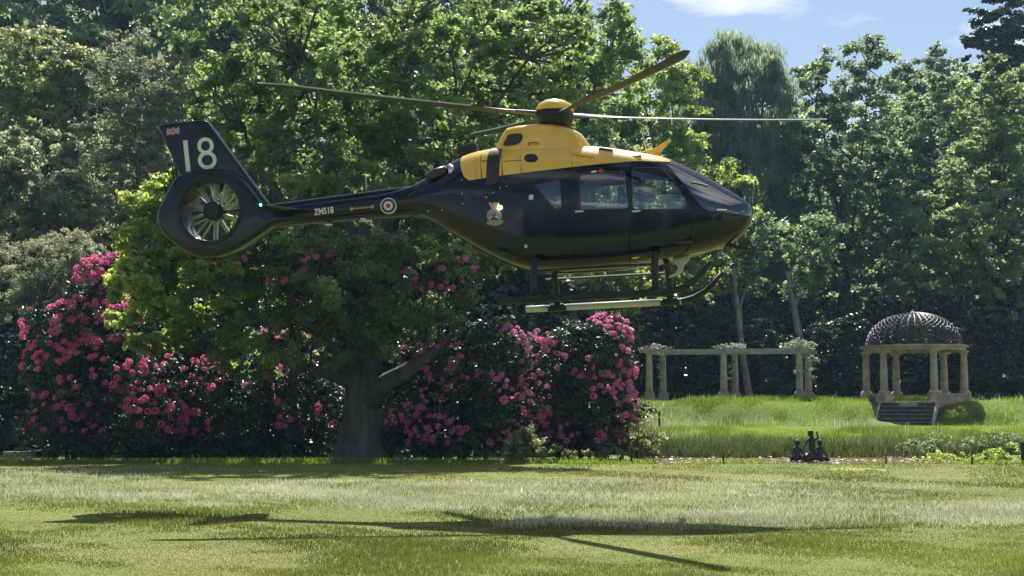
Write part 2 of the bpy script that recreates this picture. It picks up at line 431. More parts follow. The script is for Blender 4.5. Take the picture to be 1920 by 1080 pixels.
V = np.zeros((N, 7, 3)); ph = rng.uniform(0, 6.28, N); tl = rng.normal(0, 0.22, (N, 2))
for k in range(7):
    V[:, k, 0] = rr * np.cos(th[k] + ph); V[:, k, 1] = rr * np.sin(th[k] + ph)
    V[:, k, 2] = -0.095 + np.abs(tl[:, 0] * V[:, k, 0] + tl[:, 1] * V[:, k, 1]) + 0.01
    V[:, k, 0] += px_; V[:, k, 1] += py_
lp = link('lily_pads', blades_mesh('lily_pads', V.reshape(-1, 3), 7, rng.uniform(0, 1, N) ** 0.8), M['pad'])
tag(lp, 'lily pads floating all over the pond, their white glints put into the colour', 'lily pads', kind='stuff')

# ------------------------------------------------------------------ foliage
def sphere_dirs(rng, n):
    return unit(rng.normal(size=(n, 3)))

def foliage(name, lobes, n_clumps, per, size, rng, aspect=0.7, clump=(0.5, 1.1), flat=0.6, up=0.6, fill=0.1, inner=0.66, hang=0.0, stretch=1.0, jitter=0.22, zmin=None, tight=0.8):
    L = np.array(lobes, float)
    area = (L[:, 3] * L[:, 5] + L[:, 4] * L[:, 5] + L[:, 3] * L[:, 4]) ; w = area / area.sum()
    idx = rng.choice(len(L), n_clumps * 2, p=w)
    d = sphere_dirs(rng, n_clumps * 2)
    rad = np.where(rng.random(n_clumps * 2) < fill, rng.uniform(0.1, inner, n_clumps * 2), rng.uniform(inner, 1.0, n_clumps * 2))
    c = L[idx, :3] + d * rad[:, None] * L[idx, 3:6]
    q = np.full(len(c), 9.0)
    for k in range(len(L)):
        e = np.linalg.norm((c - L[k, :3]) / L[k, 3:6], axis=1); e[idx == k] = 9
        q = np.minimum(q, e)
    ok = (q > 0.55) | (rng.random(len(c)) < 0.35)
    if zmin is not None: ok &= c[:, 2] > zmin
    c, d = c[ok][:n_clumps], d[ok][:n_clumps]
    K = len(c)
    cr_ = rng.uniform(clump[0], clump[1], K) * tight
    cnt = np.maximum(8, (per * (cr_ / (tight * np.mean(clump))) ** 2 * rng.uniform(0.6, 1.4, K)).astype(int))
    ci = np.repeat(np.arange(K), cnt); N = len(ci)
    ld = sphere_dirs(rng, N)
    # uneven clumps: squash each one and push leaves to a few sub-sprays
    sp = sphere_dirs(rng, K * 5).reshape(K, 5, 3)
    pick = sp[ci, rng.integers(0, 5, N)]
    lr = cr_[ci] * rng.random(N) ** 0.55
    off = (0.42 * ld + 0.72 * pick) * lr[:, None]
    off[:, 2] *= flat * stretch
    p = c[ci] + off
    out = unit(off + 1e-6)
    nrm = unit(0.85 * sphere_dirs(rng, N) + 0.35 * out + np.array([0, 0, up]) + 0.25 * d[ci])
    a = sphere_dirs(rng, N)
    a = a - (a * nrm).sum(1, keepdims=True) * nrm
    a[:, 2] -= 0.25
    if hang: a = a * (1 - hang) + np.array([0, 0, -hang]) * 1.0
    a = unit(a); bb = unit(np.cross(nrm, a)); nn = np.cross(a, bb)
    s = size * rng.uniform(0.65, 1.35, N)[:, None]; wd = s * aspect * 0.5
    fold = (rng.uniform(0.0, 0.45, N)[:, None]) * wd
    V = np.empty((N, 4, 3))
    V[:, 0] = p - a * s * 0.5; V[:, 1] = p + bb * wd + nn * fold; V[:, 2] = p + a * s * 0.5; V[:, 3] = p - bb * wd + nn * fold
    T = 0.5 + rng.normal(0, jitter, K)[ci] + rng.normal(0, 0.16, N)
    return blades_mesh(name, V.reshape(-1, 3), 4, T), c

def branches(lobes, clumps, base_top, trunk_r, rng, twigs=0.4, h0=0.35):
    mb = MB(); paths = []
    root = Vector((0, 0, 0)); top = Vector(base_top)
    for L in lobes:
        c = Vector(L[:3]); t0 = float(rng.uniform(h0, 0.95))
        s = root.lerp(top, t0)
        if c.z < s.z + 0.3: s = root.lerp(top, max(0.15, min(0.9, (c.z - 0.6) / max(top.z, 0.1) * 0.8)))
        mid = s.lerp(c, 0.5) + Vector(rng.normal(0, 0.12, 3)) * (c - s).length + Vector((0, 0, 0.06 * (c - s).length))
        pts = [(1-t)**2 * s + 2*t*(1-t) * mid + t*t * c for t in np.linspace(0, 1, 7).tolist()]
        r0 = trunk_r * rng.uniform(0.25, 0.42)
        mb.tube(pts, [r0 * (1 - 0.8 * t) for t in np.linspace(0, 1, 7)], 6, cap=False)
        paths.append(pts)
    allp = np.array([list(p) for pts in paths for p in pts[2:]])
    for c in clumps:
        if rng.random() > twigs: continue
        dd = np.linalg.norm(allp - c, axis=1) + 0.6 * np.maximum(0, allp[:, 2] - c[2]); k = int(dd.argmin())
        s = Vector(allp[k]); e = Vector(c)
        mid = s.lerp(e, 0.5) + Vector(rng.normal(0, 0.1, 3)) * (e - s).length
        pts = [s, s.lerp(mid, 0.5), mid, mid.lerp(e, 0.5), e]
        r0 = trunk_r * 0.11
        mb.tube(pts, [r0, r0 * 0.8, r0 * 0.6, r0 * 0.4, r0 * 0.15], 4, cap=False)
    return mb

def trunk_mesh(h, r, rng, flare=1.6, n=22, lean=(0, 0), top_r=0.45, wob=0.1):
    mb = MB(); rings = 14; v = []; f = []
    ph = rng.uniform(0, 6.28, 3)
    for i in range(rings):
        t = i / (rings - 1); z = h * t ** 1.5 - 0.25 * (1 - t)
        rr_ = r * ((1 - t) * 1 + t * top_r) * (1 + (flare - 1) * math.exp(-z / (r * 1.3)))
        cx = lean[0] * t + wob * r * math.sin(3 * t + ph[0]); cy_ = lean[1] * t + wob * r * math.sin(2.3 * t + ph[1])
        for k in range(n):
            th = 2 * math.pi * k / n
            q = rr_ * (1 + 0.13 * (0.4 + math.exp(-z / (r * 2))) * math.sin(3 * th + ph[2]) + 0.06 * math.sin(5 * th + ph[0] + 2 * t) + 0.03 * math.sin(9 * th + ph[1] - 3 * t))
            v.append((cx + q * math.cos(th), cy_ + q * math.sin(th), z))
    for i in range(rings - 1):
        for k in range(n): f.append((i*n+k, i*n+(k+1) % n, (i+1)*n+(k+1) % n, (i+1)*n+k))
    f.append(tuple(range((rings-1)*n, rings*n)))
    return mb.add(v, f)

def tree(name, label, foot, d, lobes_px, leaf, bark, n_clumps, per, size, seed, trunk_r=0.3, trunk_top=None, cat='tree', group=None, flare=1.6, twigs=0.4, lean=(0, 0), depth=None, **kw):
    """lobes_px: (pixel x, pixel y, distance offset, radius x px, radius y px[, depth radius m]) measured in the photograph, turned into metres here."""
    rng = np.random.default_rng(seed)
    x = (foot - 960) / FPX * d; z = tz(x, d)
    e = empty(name, (x, d, z)); tag(e, label, cat, group)
    lobes = []
    for q in lobes_px:
        dd = d + q[2]; c = P(q[0], q[1], dd); s = dd / FPX
        lobes.append((c.x - x, dd - d, c.z - z, q[3] * s, q[5] if len(q) > 5 else (q[3] + q[4]) * 0.5 * s, q[4] * s))
    me, cl = foliage('crown', lobes, n_clumps, per, size, rng, **kw)
    tag(link('crown', me, leaf, e), kind='stuff')
    top = trunk_top or max(2.0, np.mean([l[2] for l in lobes]) * 1.0)
    cx = float(np.mean([l[0] for l in lobes])) * 0.5 + lean[0]
    trunk_mesh(top, trunk_r, rng, flare, lean=(cx, lean[1])).build('trunk', bark, e, smooth=True)
    bmb = branches(lobes, cl, (cx, lean[1], top), trunk_r, rng, twigs)
    tag(bmb.build('branches', bark, e, smooth=True), kind='stuff')
    return e

def dup(root, loc, rz=0.0, sc=(1, 1, 1), label=None, group=None, cat=None):
    r = root.copy(); col.objects.link(r); r.location = loc; r.rotation_euler = (0, 0, rz); r.scale = sc
    if label: r['label'] = label
    if group: r['group'] = group
    for ch in root.children:
        c = ch.copy(); col.objects.link(c); c.parent = r
        for gch in ch.children:
            k = gch.copy(); col.objects.link(k); k.parent = c
    return r

# the big tree in the middle of the lawn's far edge
big = tree('spreading_tree', 'large spreading tree with a thick grey trunk standing at the lawn edge behind the helicopter', 683, 50,
     [(560, 120, 1.5, 190, 190), (760, 60, 2.5, 210, 170), (450, 230, 0, 120, 130), (620, 330, 0.5, 190, 150), (860, 190, 2, 170, 150),
      (800, 330, 1, 150, 130), (480, 480, -1.0, 150, 120, 2.6), (640, 520, -2.0, 150, 100, 2.4), (790, 510, -1.0, 130, 90, 2.4), (900, 420, 0, 110, 90), (590, 625, -2.5, 130, 60, 1.8), (500, 660, -1.5, 90, 45, 1.4), (400, 640, -1.5, 100, 55, 1.4), (760, 600, -1.5, 110, 50, 1.6), (690, 640, -2.4, 70, 40, 1.0),
      (990, 110, 3, 120, 120)],
     M['leaf_main'], M['bark'], 640, 190, 0.18, 11, trunk_r=0.68, trunk_top=8.0, flare=1.6, clump=(0.5, 1.05), twigs=0.35)
# its low side limb
rng = np.random.default_rng(5)
lm = MB(); s0 = Vector((0.2, -0.1, 2.0))
pts = [s0, Vector((0.9, -0.6, 2.7)), Vector((1.7, -1.0, 3.1)), Vector((2.5, -1.1, 3.7)), Vector((3.1, -0.8, 4.3))]
lm.tube(pts, [0.42, 0.32, 0.25, 0.18, 0.1], 10)
lm.build('limb', M['bark'], big, smooth=True)

tree('low_maple', 'bright yellow-green bushy tree under the helicopter tail fan', 350, 50.6,
     [(330, 400, -3, 100, 80), (300, 500, -4, 95, 95), (390, 520, -2.4, 105, 110), (290, 600, -3, 80, 60), (345, 345, -2, 50, 35), (250, 540, -3, 45, 60)],
     M['leaf_bright'], M['bark_dark'], 200, 220, 0.15, 12, trunk_r=0.16, clump=(0.35, 0.75))
tree('tall_tree', 'tall leafy tree behind the rotor hub with its crown edge against the sky', 1040, 76,
     [(1040, 60, 0, 160, 150), (930, 200, 0, 120, 120), (1080, 220, 0, 120, 110), (1140, 110, 1, 60, 90), (980, 330, 0, 140, 110), (1000, -60, 1, 140, 100), (1100, 340, 0, 100, 90), (1060, 440, 1, 130, 90), (900, 450, 1, 110, 90)],
     M['leaf_main'], M['bark_dark'], 400, 150, 0.24, 13, trunk_r=0.5, clump=(0.7, 1.4))
tree('tall_tree', 'tall dark green tree at the top between the tail fin and the rotor', 500, 80,
     [(420, 60, 0, 120, 120), (540, 0, 1, 160, 120), (420, 200, 0, 100, 120), (660, 60, 2, 140, 140), (560, 200, 2, 150, 150), (400, 350, 1, 120, 120), (600, 400, 2, 170, 140), (780, 300, 3, 150, 170)],
     M['leaf_main'], M['bark_dark'], 320, 140, 0.26, 14, trunk_r=0.5, clump=(0.8, 1.5))

# left side wood
tree('woodland_tree', 'yellow-green rounded tree at the upper left edge', 70, 82,
     [(60, 130, 0, 90, 80), (140, 150, 1, 60, 60), (20, 220, 0, 70, 70), (100, 240, 0, 90, 80), (170, 330, 1, 70, 70)],
     M['leaf_yellow'], M['bark_dark'], 250, 125, 0.25, 21, trunk_r=0.4, clump=(0.7, 1.3))
tree('sparse_tree', 'sparse grey-green tree with bare twigs showing, left of the tail fin', 255, 74,
     [(250, 150, 0, 80, 110), (300, 250, 0, 75, 110), (220, 300, 0, 85, 110), (280, 390, -0.5, 90, 90), (180, 420, 0, 80, 80), (330, 160, 1, 45, 70)],
     M['leaf_grey'], M['bark_pale'], 330, 105, 0.15, 22, trunk_r=0.28, clump=(0.6, 1.2), twigs=0.95, fill=0.4)
tree('small_tree', 'grey-green small tree below the yellow-green one at the left edge', 60, 70,
     [(60, 300, 0, 90, 70), (20, 380, -0.5, 70, 70), (120, 380, -0.5, 80, 70), (90, 460, 0, 100, 70)],
     M['leaf_grey'], M['bark_dark'], 210, 135, 0.2, 23, trunk_r=0.25, clump=(0.6, 1.1))
tree('willow_bush', 'pale sage feathery bush above the pink rhododendron at the left edge', 80, 60,
     [(60, 500, 0, 90, 75), (130, 490, 0.5, 70, 60), (10, 560, 0, 70, 70), (100, 560, 0, 90, 60), (160, 470, 0, 40, 40)],
     M['leaf_sage'], M['bark_dark'], 200, 330, 0.12, 24, trunk_r=0.18, cat='bush', clump=(0.4, 0.8), aspect=0.3)
tree('holly_bush', 'dark glossy evergreen bush at the bottom left edge', -20, 52,
     [(-20, 680, 0, 70, 80), (10, 760, -0.4, 55, 80), (-60, 760, 0, 80, 90), (30, 700, 0, 30, 60)],
     M['leaf_gloss'], M['bark_dark'], 90, 150, 0.13, 25, trunk_r=0.12, cat='bush', clump=(0.3, 0.6), up=0.8)

# right side wood, farther back
tree('woodland_tree', 'light green maple in front of the nose with sunlit sprays', 1240, 98,
     [(1200, 150, 0, 80, 90), (1260, 260, -1, 90, 100), (1200, 330, -1, 110, 110), (1300, 390, -2, 70, 90), (1230, 480, -1, 130, 90), (1345, 480, -3, 60, 70), (1365, 335, -4, 36, 28), (1395, 385, -4, 24, 26), (1335, 310, -3, 32, 28), (1365, 540, -4, 40, 34), (1150, 580, 0, 120, 90), (1240, 110, 1, 40, 45), (1290, 150, 1, 40, 40)],
     M['leaf_bright'], M['bark_dark'], 340, 130, 0.28, 31, trunk_r=0.4, clump=(0.8, 1.5))
tree('weeping_tree', 'blue-green weeping tree rising beyond the right rotor blade', 1390, 110,
     [(1385, 150, 0, 85, 85), (1325, 250, 0, 60, 120), (1440, 240, 0, 60, 120), (1380, 330, 0, 105, 130), (1440, 430, 0, 60, 110), (1335, 130, 0, 45, 45), (1430, 140, 0, 40, 45)],
     M['leaf_blue'], M['bark_dark'], 520, 210, 0.42, 32, trunk_r=0.45, clump=(0.8, 1.5), aspect=0.2, hang=0.75, stretch=1.9, up=0.1)
tree('woodland_tree', 'tall dark oak with the highest pointed top on the right skyline', 1590, 108,
     [(1630, 130, 0, 50, 75), (1530, 190, 0, 65, 90), (1600, 260, 0, 100, 110), (1500, 330, 0, 60, 120), (1560, 420, 0, 110, 120), (1660, 380, 0, 80, 110), (1540, 130, 0, 40, 45), (1520, 560, 1, 100, 80), (1640, 520, 0, 90, 80)],
     M['leaf_mid'], M['bark_dark'], 400, 130, 0.28, 33, trunk_r=0.5, clump=(0.8, 1.5))
tree('woodland_tree', 'mid-green round-topped tree beside the pointed oak on the right', 1740, 111,
     [(1740, 220, 0, 75, 90), (1690, 300, 0, 70, 100), (1780, 320, 0, 60, 100), (1740, 420, 0, 90, 100), (1720, 540, 0, 90, 80)],
     M['leaf_mid'], M['bark_dark'], 290, 130, 0.28, 34, trunk_r=0.42, clump=(0.8, 1.5))
tree('woodland_tree', 'large pale green tree filling the right edge', 1880, 99,
     [(1880, 190, 0, 85, 95), (1850, 300, -1, 90, 90), (1800, 420, -2, 100, 80), (1900, 420, -1, 100, 100), (1780, 500, -3, 85, 60), (1870, 560, -2, 110, 80), (1830, 620, -2, 90, 55), (1940, 250, 0, 60, 110), (1900, 680, -1, 70, 60)],
     M['leaf_pale'], M['bark_dark'], 390, 135, 0.26, 35, trunk_r=0.5, clump=(0.7, 1.4), flat=0.5)
tree('conifer', 'dark conifer at the top right corner', 1890, 126,
     [(1890, 30, 0, 75, 60), (1850, 90, 0, 45, 45), (1920, 110, 0, 90, 90), (1880, -60, 0, 55, 70), (1870, 180, 0, 60, 80)],
     M['leaf_dark'], M['bark_dark'], 220, 150, 0.34, 36, trunk_r=0.4, clump=(0.8, 1.6), flat=0.35)
tree('woodland_tree', 'hazy grey-green treetop on the skyline left of the conifer', 1750, 135,
     [(1750, 130, 0, 55, 45), (1700, 170, 0, 40, 50), (1790, 180, 0, 40, 60), (1750, 260, 0, 80, 90)],
     M['leaf_blue'], M['bark_dark'], 150, 150, 0.36, 37, trunk_r=0.4, clump=(0.9, 1.6))

# deep wood behind everything
deep = tree('deep_wood_tree', 'dark tree deep in the wood behind', 960, 140,
     [(960, 420, 0, 130, 130), (880, 520, 0, 110, 110), (1040, 520, 0, 110, 110), (960, 600, 0, 150, 110), (900, 690, 0, 90, 60), (1020, 690, 0, 90, 60)],
     M['leaf_mid'], M['bark_dark'], 330, 120, 0.42, 41, trunk_r=0.5, clump=(1.0, 2.2), group='trees deep in the wood')
rng = np.random.default_rng(44)
bx = [(-26, 112, 1.65), (-33, 118, 1.7), (-18, 120, 1.75), (-40, 108, 1.5), (-10, 122, 1.7), (-2, 118, 1.6), (7, 128, 1.35), (16, 130, 1.1), (25, 132, 1.1), (33, 128, 1.1), (42, 126, 1.2), (51, 124, 1.2),
      (-46, 126, 1.7), (13, 120, 0.75), (21, 119, 0.75), (28, 121, 0.75), (36, 117, 0.75), (44, 112, 0.8), (9, 112, 0.7), (5, 106, 0.7), (38, 134, 1.22), (30, 138, 1.2), (46, 132, 1.3), (23, 138, 1.1), (-37, 128, 1.9), (-28, 130, 1.9), (-20, 134, 1.9), (-12, 134, 1.9)]
deep.location = (-6, 132, tz(-6, 132)); deep.scale = (1.4, 1.4, 1.6)
for x, y, s in bx:
    dup(deep, (x, y, tz(x, y)), rng.uniform(0, 6.28), (s * 0.95, s * 0.95, s))

for x in range(-48, 50, 12):
    sc_ = rng.uniform(0.72, 0.86)
    dup(deep, (x + rng.uniform(-2, 2), -62 + rng.uniform(-4, 4), 0), rng.uniform(0, 6.28), (sc_, sc_, sc_), label='tree behind the photographer, mirrored darkly in the helicopter side', group='trees behind the photographer')

# evergreen understorey behind the terrace
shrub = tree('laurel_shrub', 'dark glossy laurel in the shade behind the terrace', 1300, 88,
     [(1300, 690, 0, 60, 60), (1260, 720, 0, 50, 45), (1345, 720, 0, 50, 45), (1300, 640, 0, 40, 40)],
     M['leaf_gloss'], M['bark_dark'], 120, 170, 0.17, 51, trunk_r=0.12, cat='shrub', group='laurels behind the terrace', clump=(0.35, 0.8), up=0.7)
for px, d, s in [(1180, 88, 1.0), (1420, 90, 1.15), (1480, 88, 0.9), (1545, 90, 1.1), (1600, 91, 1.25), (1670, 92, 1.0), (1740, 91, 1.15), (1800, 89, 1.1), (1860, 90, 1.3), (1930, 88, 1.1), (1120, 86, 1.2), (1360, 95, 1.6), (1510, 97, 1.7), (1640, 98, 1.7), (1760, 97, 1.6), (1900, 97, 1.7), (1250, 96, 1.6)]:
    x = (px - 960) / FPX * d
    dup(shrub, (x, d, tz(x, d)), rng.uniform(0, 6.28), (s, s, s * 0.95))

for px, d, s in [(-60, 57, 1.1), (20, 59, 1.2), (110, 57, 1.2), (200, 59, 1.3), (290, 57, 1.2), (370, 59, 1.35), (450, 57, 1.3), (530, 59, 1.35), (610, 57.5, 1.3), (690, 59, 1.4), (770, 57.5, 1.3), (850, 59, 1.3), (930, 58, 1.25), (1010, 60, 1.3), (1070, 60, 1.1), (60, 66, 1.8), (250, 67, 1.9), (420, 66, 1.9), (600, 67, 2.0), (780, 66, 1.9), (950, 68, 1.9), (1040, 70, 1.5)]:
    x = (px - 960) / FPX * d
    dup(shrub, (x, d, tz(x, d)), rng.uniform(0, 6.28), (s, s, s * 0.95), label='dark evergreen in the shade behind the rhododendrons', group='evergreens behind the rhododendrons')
# slim bare-stemmed trees behind the pergola
for px, d, lean, lab, sd_ in [(1408, 86, (-0.8, 0), 'slim pale trunk rising behind the pergola', 61), (1528, 88, (-1.4, 0), 'slim trunk leaning left between pergola and gazebo', 62)]:
    tree('slender_tree', lab, px, d, [(px - 20, 520, 1, 45, 40), (px - 50, 450, 1, 40, 45), (px + 15, 440, 1, 45, 40)], M['leaf_mid'], M['bark_pale'], 60, 130, 0.2, sd_, trunk_r=0.24, trunk_top=8.0, clump=(0.6, 1.1), lean=lean)

# ------------------------------------------------------------------ rhododendrons
def blossom_mesh(seed):
    rng = np.random.default_rng(seed); V = []; T = []
    nf = 13
    for k in range(nf):
        z = 1 - 1.25 * (k + 0.5) / nf; r = math.sqrt(max(0, 1 - z * z)); th = 2.4 * k + rng.uniform(-0.2, 0.2)
        o = np.array([r * math.cos(th), r * math.sin(th), z * 0.85]); c = o * 0.085
        a = np.cross(o, [0.3, 0.5, 0.8]); a /= np.linalg.norm(a); b_ = np.cross(o, a); b_ /= np.linalg.norm(b_)
        for j in range(5):
            t0 = 2 * math.pi * j / 5 + rng.uniform(-0.1, 0.1); R1 = 0.055 * rng.uniform(0.85, 1.15)
            def pt(t, rr_, h): return c + rr_ * (math.cos(t) * a + math.sin(t) * b_) + o * h
            V += [pt(t0, 0, 0), pt(t0 - 0.55, R1 * 0.8, 0.032), pt(t0, R1 * 1.1, 0.038), pt(t0 + 0.55, R1 * 0.8, 0.032)]
            T.append(0.45 + rng.normal(0, 0.25))
    return blades_mesh('blossom', np.array(V), 4, np.array(T))
def with_mat(me, m):
    me.materials.append(m); return me
BLM = {k: [with_mat(blossom_mesh(100 + i), M[k]) for i in range(4)] for k in ('petal', 'petal_red')}

def rhodo(label, foot, d, lobes_px, n_bl, seed, n_clumps, per, petal='petal', front=1.0, zlow=0.6, topbias=0.0, bsize=1.0, drift=-0.1):
    rng = np.random.default_rng(seed)
    x = (foot - 960) / FPX * d; z = tz(x, d)
    e = empty('rhododendron_bush', (x, d, z)); tag(e, label, 'bush', 'flowering rhododendrons')
    lobes = []
    for q in lobes_px:
        dd = d + q[2]; c = P(q[0], q[1], dd); s = dd / FPX
        lobes.append((c.x - x, dd - d, c.z - z, q[3] * s, q[5] if len(q) > 5 else min(q[3], q[4]) * s, q[4] * s))
    me, cl = foliage('crown', lobes, n_clumps, per, 0.15, rng, aspect=0.34, clump=(0.3, 0.65), up=0.7, fill=0.15, inner=0.75, zmin=0.1, tight=1.0)
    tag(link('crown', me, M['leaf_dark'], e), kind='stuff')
    mb = MB()
    for L in lobes:
        c = Vector(L[:3]); b0 = Vector((c.x * 0.6, c.y * 0.1, -0.1)); mid = b0.lerp(c, 0.5) + Vector(rng.normal(0, 0.25, 3))
        mb.tube([b0, mid, c], [0.07, 0.05, 0.025], 6)
    mb.build('stem', M['bark_dark'], e, smooth=True)
    L = np.array(lobes); w = L[:, 3] * L[:, 5]; w = w / w.sum()
    k = 0; tries = 0; done = []
    # blossoms gather in drifts
    while k < n_bl and tries < n_bl * 60:
        tries += 1
        i = rng.choice(len(L), p=w); dr = sphere_dirs(rng, 1)[0]
        dr[1] = -abs(dr[1]) * front if rng.random() < 0.8 else dr[1]
        if rng.random() < topbias and dr[2] < 0.2: continue
        dr /= np.linalg.norm(dr)
        p = L[i, :3] + dr * L[i, 3:6] * rng.uniform(0.97, 1.09)
        if p[2] < zlow: continue
        if any(np.linalg.norm((p - q[:3]) / q[3:6]) < 0.93 for j, q in enumerate(L) if j != i): continue
        if math.sin(p[0] * 2.1 + seed) + math.sin(p[2] * 2.6 + p[0]) + rng.normal(0, 0.55) < drift: continue
        o = bpy.data.objects.new('blossom', BLM[petal][k % 4]); o.parent = e
        o.location = p
        v = Vector(dr) + Vector((0, 0, 0.7)); o.rotation_euler = v.to_track_quat('Z', 'Y').to_euler()
        s = (rng.uniform(0.5, 1.0) + 0.35 * rng.random() ** 2) * bsize; o.scale = (s, s, s * 0.95)
        col.objects.link(o); k += 1
    return e

rhodo('tall hot-pink rhododendron sloping up to the left of the bright green tree', 170, 49.5,
      [(78, 615, 0.6, 34, 42, 0.9), (185, 545, 1.2, 45, 60, 1.2), (130, 620, 0.6, 70, 55, 1.4), (200, 620, 0.8, 70, 70, 1.4), (110, 690, 0.2, 60, 70, 1.4), (200, 720, 0, 100, 90, 1.6), (130, 780, 0, 70, 65, 1.3), (265, 790, -0.6, 80, 70, 1.3), (210, 500, 1.6, 26, 25, 0.6), (110, 825, 0, 70, 40, 1.2), (210, 830, -0.4, 90, 40, 1.2), (300, 835, -0.6, 60, 35, 1.0)],
      298, 71, 500, 100, 'petal_red', topbias=0.55, bsize=1.12, zlow=1.0, drift=-1.0)
rhodo('dark rhododendron in deep shade with scattered pink blooms left of the thick trunk', 420, 50.5,
      [(340, 730, -0.4, 80, 60, 1.2), (430, 760, 0, 110, 90, 1.5), (560, 770, 0.6, 100, 90, 1.4), (500, 700, 1.0, 120, 80, 1.3), (400, 830, -0.3, 90, 40, 1.2), (520, 832, 0, 90, 40, 1.2), (620, 820, 0.6, 60, 50, 1.0)],
      90, 72, 400, 100, 'petal_red', zlow=0.8)
rhodo('pink rhododendron dome right of the thick trunk with blooms trailing to the ground', 880, 49.6,
      [(870, 690, 0.3, 90, 80, 1.5), (930, 665, 0, 60, 62, 1.2), (800, 740, 0.6, 80, 80, 1.4), (930, 760, -0.3, 65, 75, 1.2), (850, 790, 0.2, 110, 65, 1.3), (775, 690, 1.0, 50, 50, 1.0), (770, 820, 0.4, 60, 45, 1.0), (860, 835, 0, 90, 35, 1.0)],
      230, 73, 400, 100, 'petal', bsize=0.85)
rhodo('broad pink rhododendron dome nearest the pergola', 1085, 51.5,
      [(1050, 680, 0, 75, 75, 1.5), (1120, 680, 0, 70, 80, 1.5), (1090, 760, -0.3, 100, 75, 1.6), (1020, 750, -0.2, 50, 70, 1.2), (1140, 630, 0.5, 45, 40, 1.0), (1085, 640, 0.5, 50, 40, 1.0), (1090, 825, -0.2, 90, 35, 1.2)],
      298, 74, 380, 100, 'petal', bsize=0.88)
rhodo('tall thin rhododendron boughs with pink blooms reaching up below the tail boom', 560, 51.2,
      [(485, 478, -3.8, 42, 24, 0.5), (525, 462, -3.8, 28, 14, 0.4), (605, 490, -3.8, 34, 22, 0.5), (545, 525, -3.8, 40, 20, 0.5), (570, 590, -1.5, 50, 25, 0.5)],
      34, 75, 34, 60, 'petal', zlow=4.2, topbias=0.3)
rhodo('rhododendron bough with pink blooms below the rear of the cabin', 850, 51.2,
      [(868, 498, -3.4, 28, 14, 0.4), (822, 522, -3.4, 42, 26, 0.5), (785, 512, -3.4, 22, 16, 0.4), (795, 640, -1.0, 40, 30, 0.5)],
      22, 76, 26, 60, 'petal', zlow=4.2, topbias=0.3)

# leafy weeds along the lawn edge
def weeds(label, foot, d, lobes_px, leaf, seed, n_clumps, per, size=0.1, aspect=0.5, cat='weeds', up=0.6):
    rng = np.random.default_rng(seed)
    x = (foot - 960) / FPX * d; z = tz(x, d)
    e = empty('weed_clump', (x, d, z)); tag(e, label, cat, 'weeds at the lawn edge')
    lobes = []
    for q in lobes_px:
        dd = d + q[2]; c = P(q[0], q[1], dd); s = dd / FPX
        lobes.append((c.x - x, dd - d, max(0.05, c.z - z), q[3] * s, 0.5, q[4] * s))
    me, cl = foliage('leaves', lobes, n_clumps, per, size, rng, aspect=aspect, clump=(0.12, 0.3), up=up, zmin=0.0)
    tag(link('leaves', me, leaf, e), kind='stuff')
    mb = MB()
    for c in cl[::2]:
        mb.tube([(c[0] * 0.8, c[1] * 0.8, -0.05), Vector(c) * 0.9 + Vector((0, 0, -0.1)), c], [0.012, 0.01, 0.004], 4, cap=False)
    tag(mb.build('stems', M['leaf_bright'], e), kind='stuff')
weeds('yellow-green weeds at the foot of the pink rhododendron dome', 1000, 47.6, [(965, 835, 0, 30, 30), (1010, 840, -0.2, 50, 22), (1070, 848, 0, 40, 16), (990, 815, 0.3, 16, 16)], M['leaf_yellow'], 81, 70, 60)
weeds('pale shrubby weeds beside the right end of the rhododendrons', 1205, 51, [(1205, 780, 0, 26, 32), (1195, 815, 0, 22, 35), (1225, 830, -0.5, 26, 22), (1150, 845, -1, 50, 14)], M['leaf_yellow'], 82, 60, 35)
weeds('low leafy weeds at the right end of the pond', 1800, 47.6, [(1790, 858, 0, 45, 12), (1850, 857, 0, 50, 13), (1900, 850, 0, 40, 18), (1745, 858, 1, 30, 12)], M['leaf_bright'], 83, 60, 30)
weeds('taller wild plants on the bank right of the pond', 1830, 57, [(1780, 832, 0, 50, 14), (1850, 826, 0, 60, 18), (1910, 822, 0, 50, 18), (1720, 836, 0, 50, 12)], M['leaf_grey'], 84, 75, 30)

# ------------------------------------------------------------------ grass
def blades(name, x, y, h, w, lean, T, m, label, cat, rng, two=False):
    N = len(x); z = terrain(x, y)
    az = rng.uniform(0, 6.28, N); la = rng.uniform(0, 6.28, N); ll = np.abs(rng.normal(0, lean, N)) * h
    hx = np.cos(az) * w * 0.5; hy = np.sin(az) * w * 0.5
    if not two:
        V = np.empty((N, 3, 3))
        V[:, 0] = np.stack([x - hx, y - hy, z - 0.01], 1); V[:, 1] = np.stack([x + hx, y + hy, z - 0.01], 1)
        V[:, 2] = np.stack([x + np.cos(la) * ll, y + np.sin(la) * ll, z + h], 1)
        me = blades_mesh(name, V.reshape(-1, 3), 3, T)
    else:
        V = np.empty((N, 5, 3)); mxx = x + np.cos(la) * ll * 0.35; myy = y + np.sin(la) * ll * 0.35; hz = z + h * 0.6
        V[:, 0] = np.stack([x - hx, y - hy, z - 0.02], 1); V[:, 1] = np.stack([x + hx, y + hy, z - 0.02], 1)
        V[:, 2] = np.stack([mxx + hx * 0.8, myy + hy * 0.8, hz], 1); V[:, 3] = np.stack([mxx - hx * 0.8, myy - hy * 0.8, hz], 1)
        V[:, 4] = np.stack([x + np.cos(la) * ll * 1.2, y + np.sin(la) * ll * 1.2, z + h], 1)
        me = blades_mesh(name, V.reshape(-1, 3), 5, T, [(0, 1, 2, 3), (3, 2, 4)])
    o = link(name, me, m); tag(o, label, cat, kind='stuff'); return o

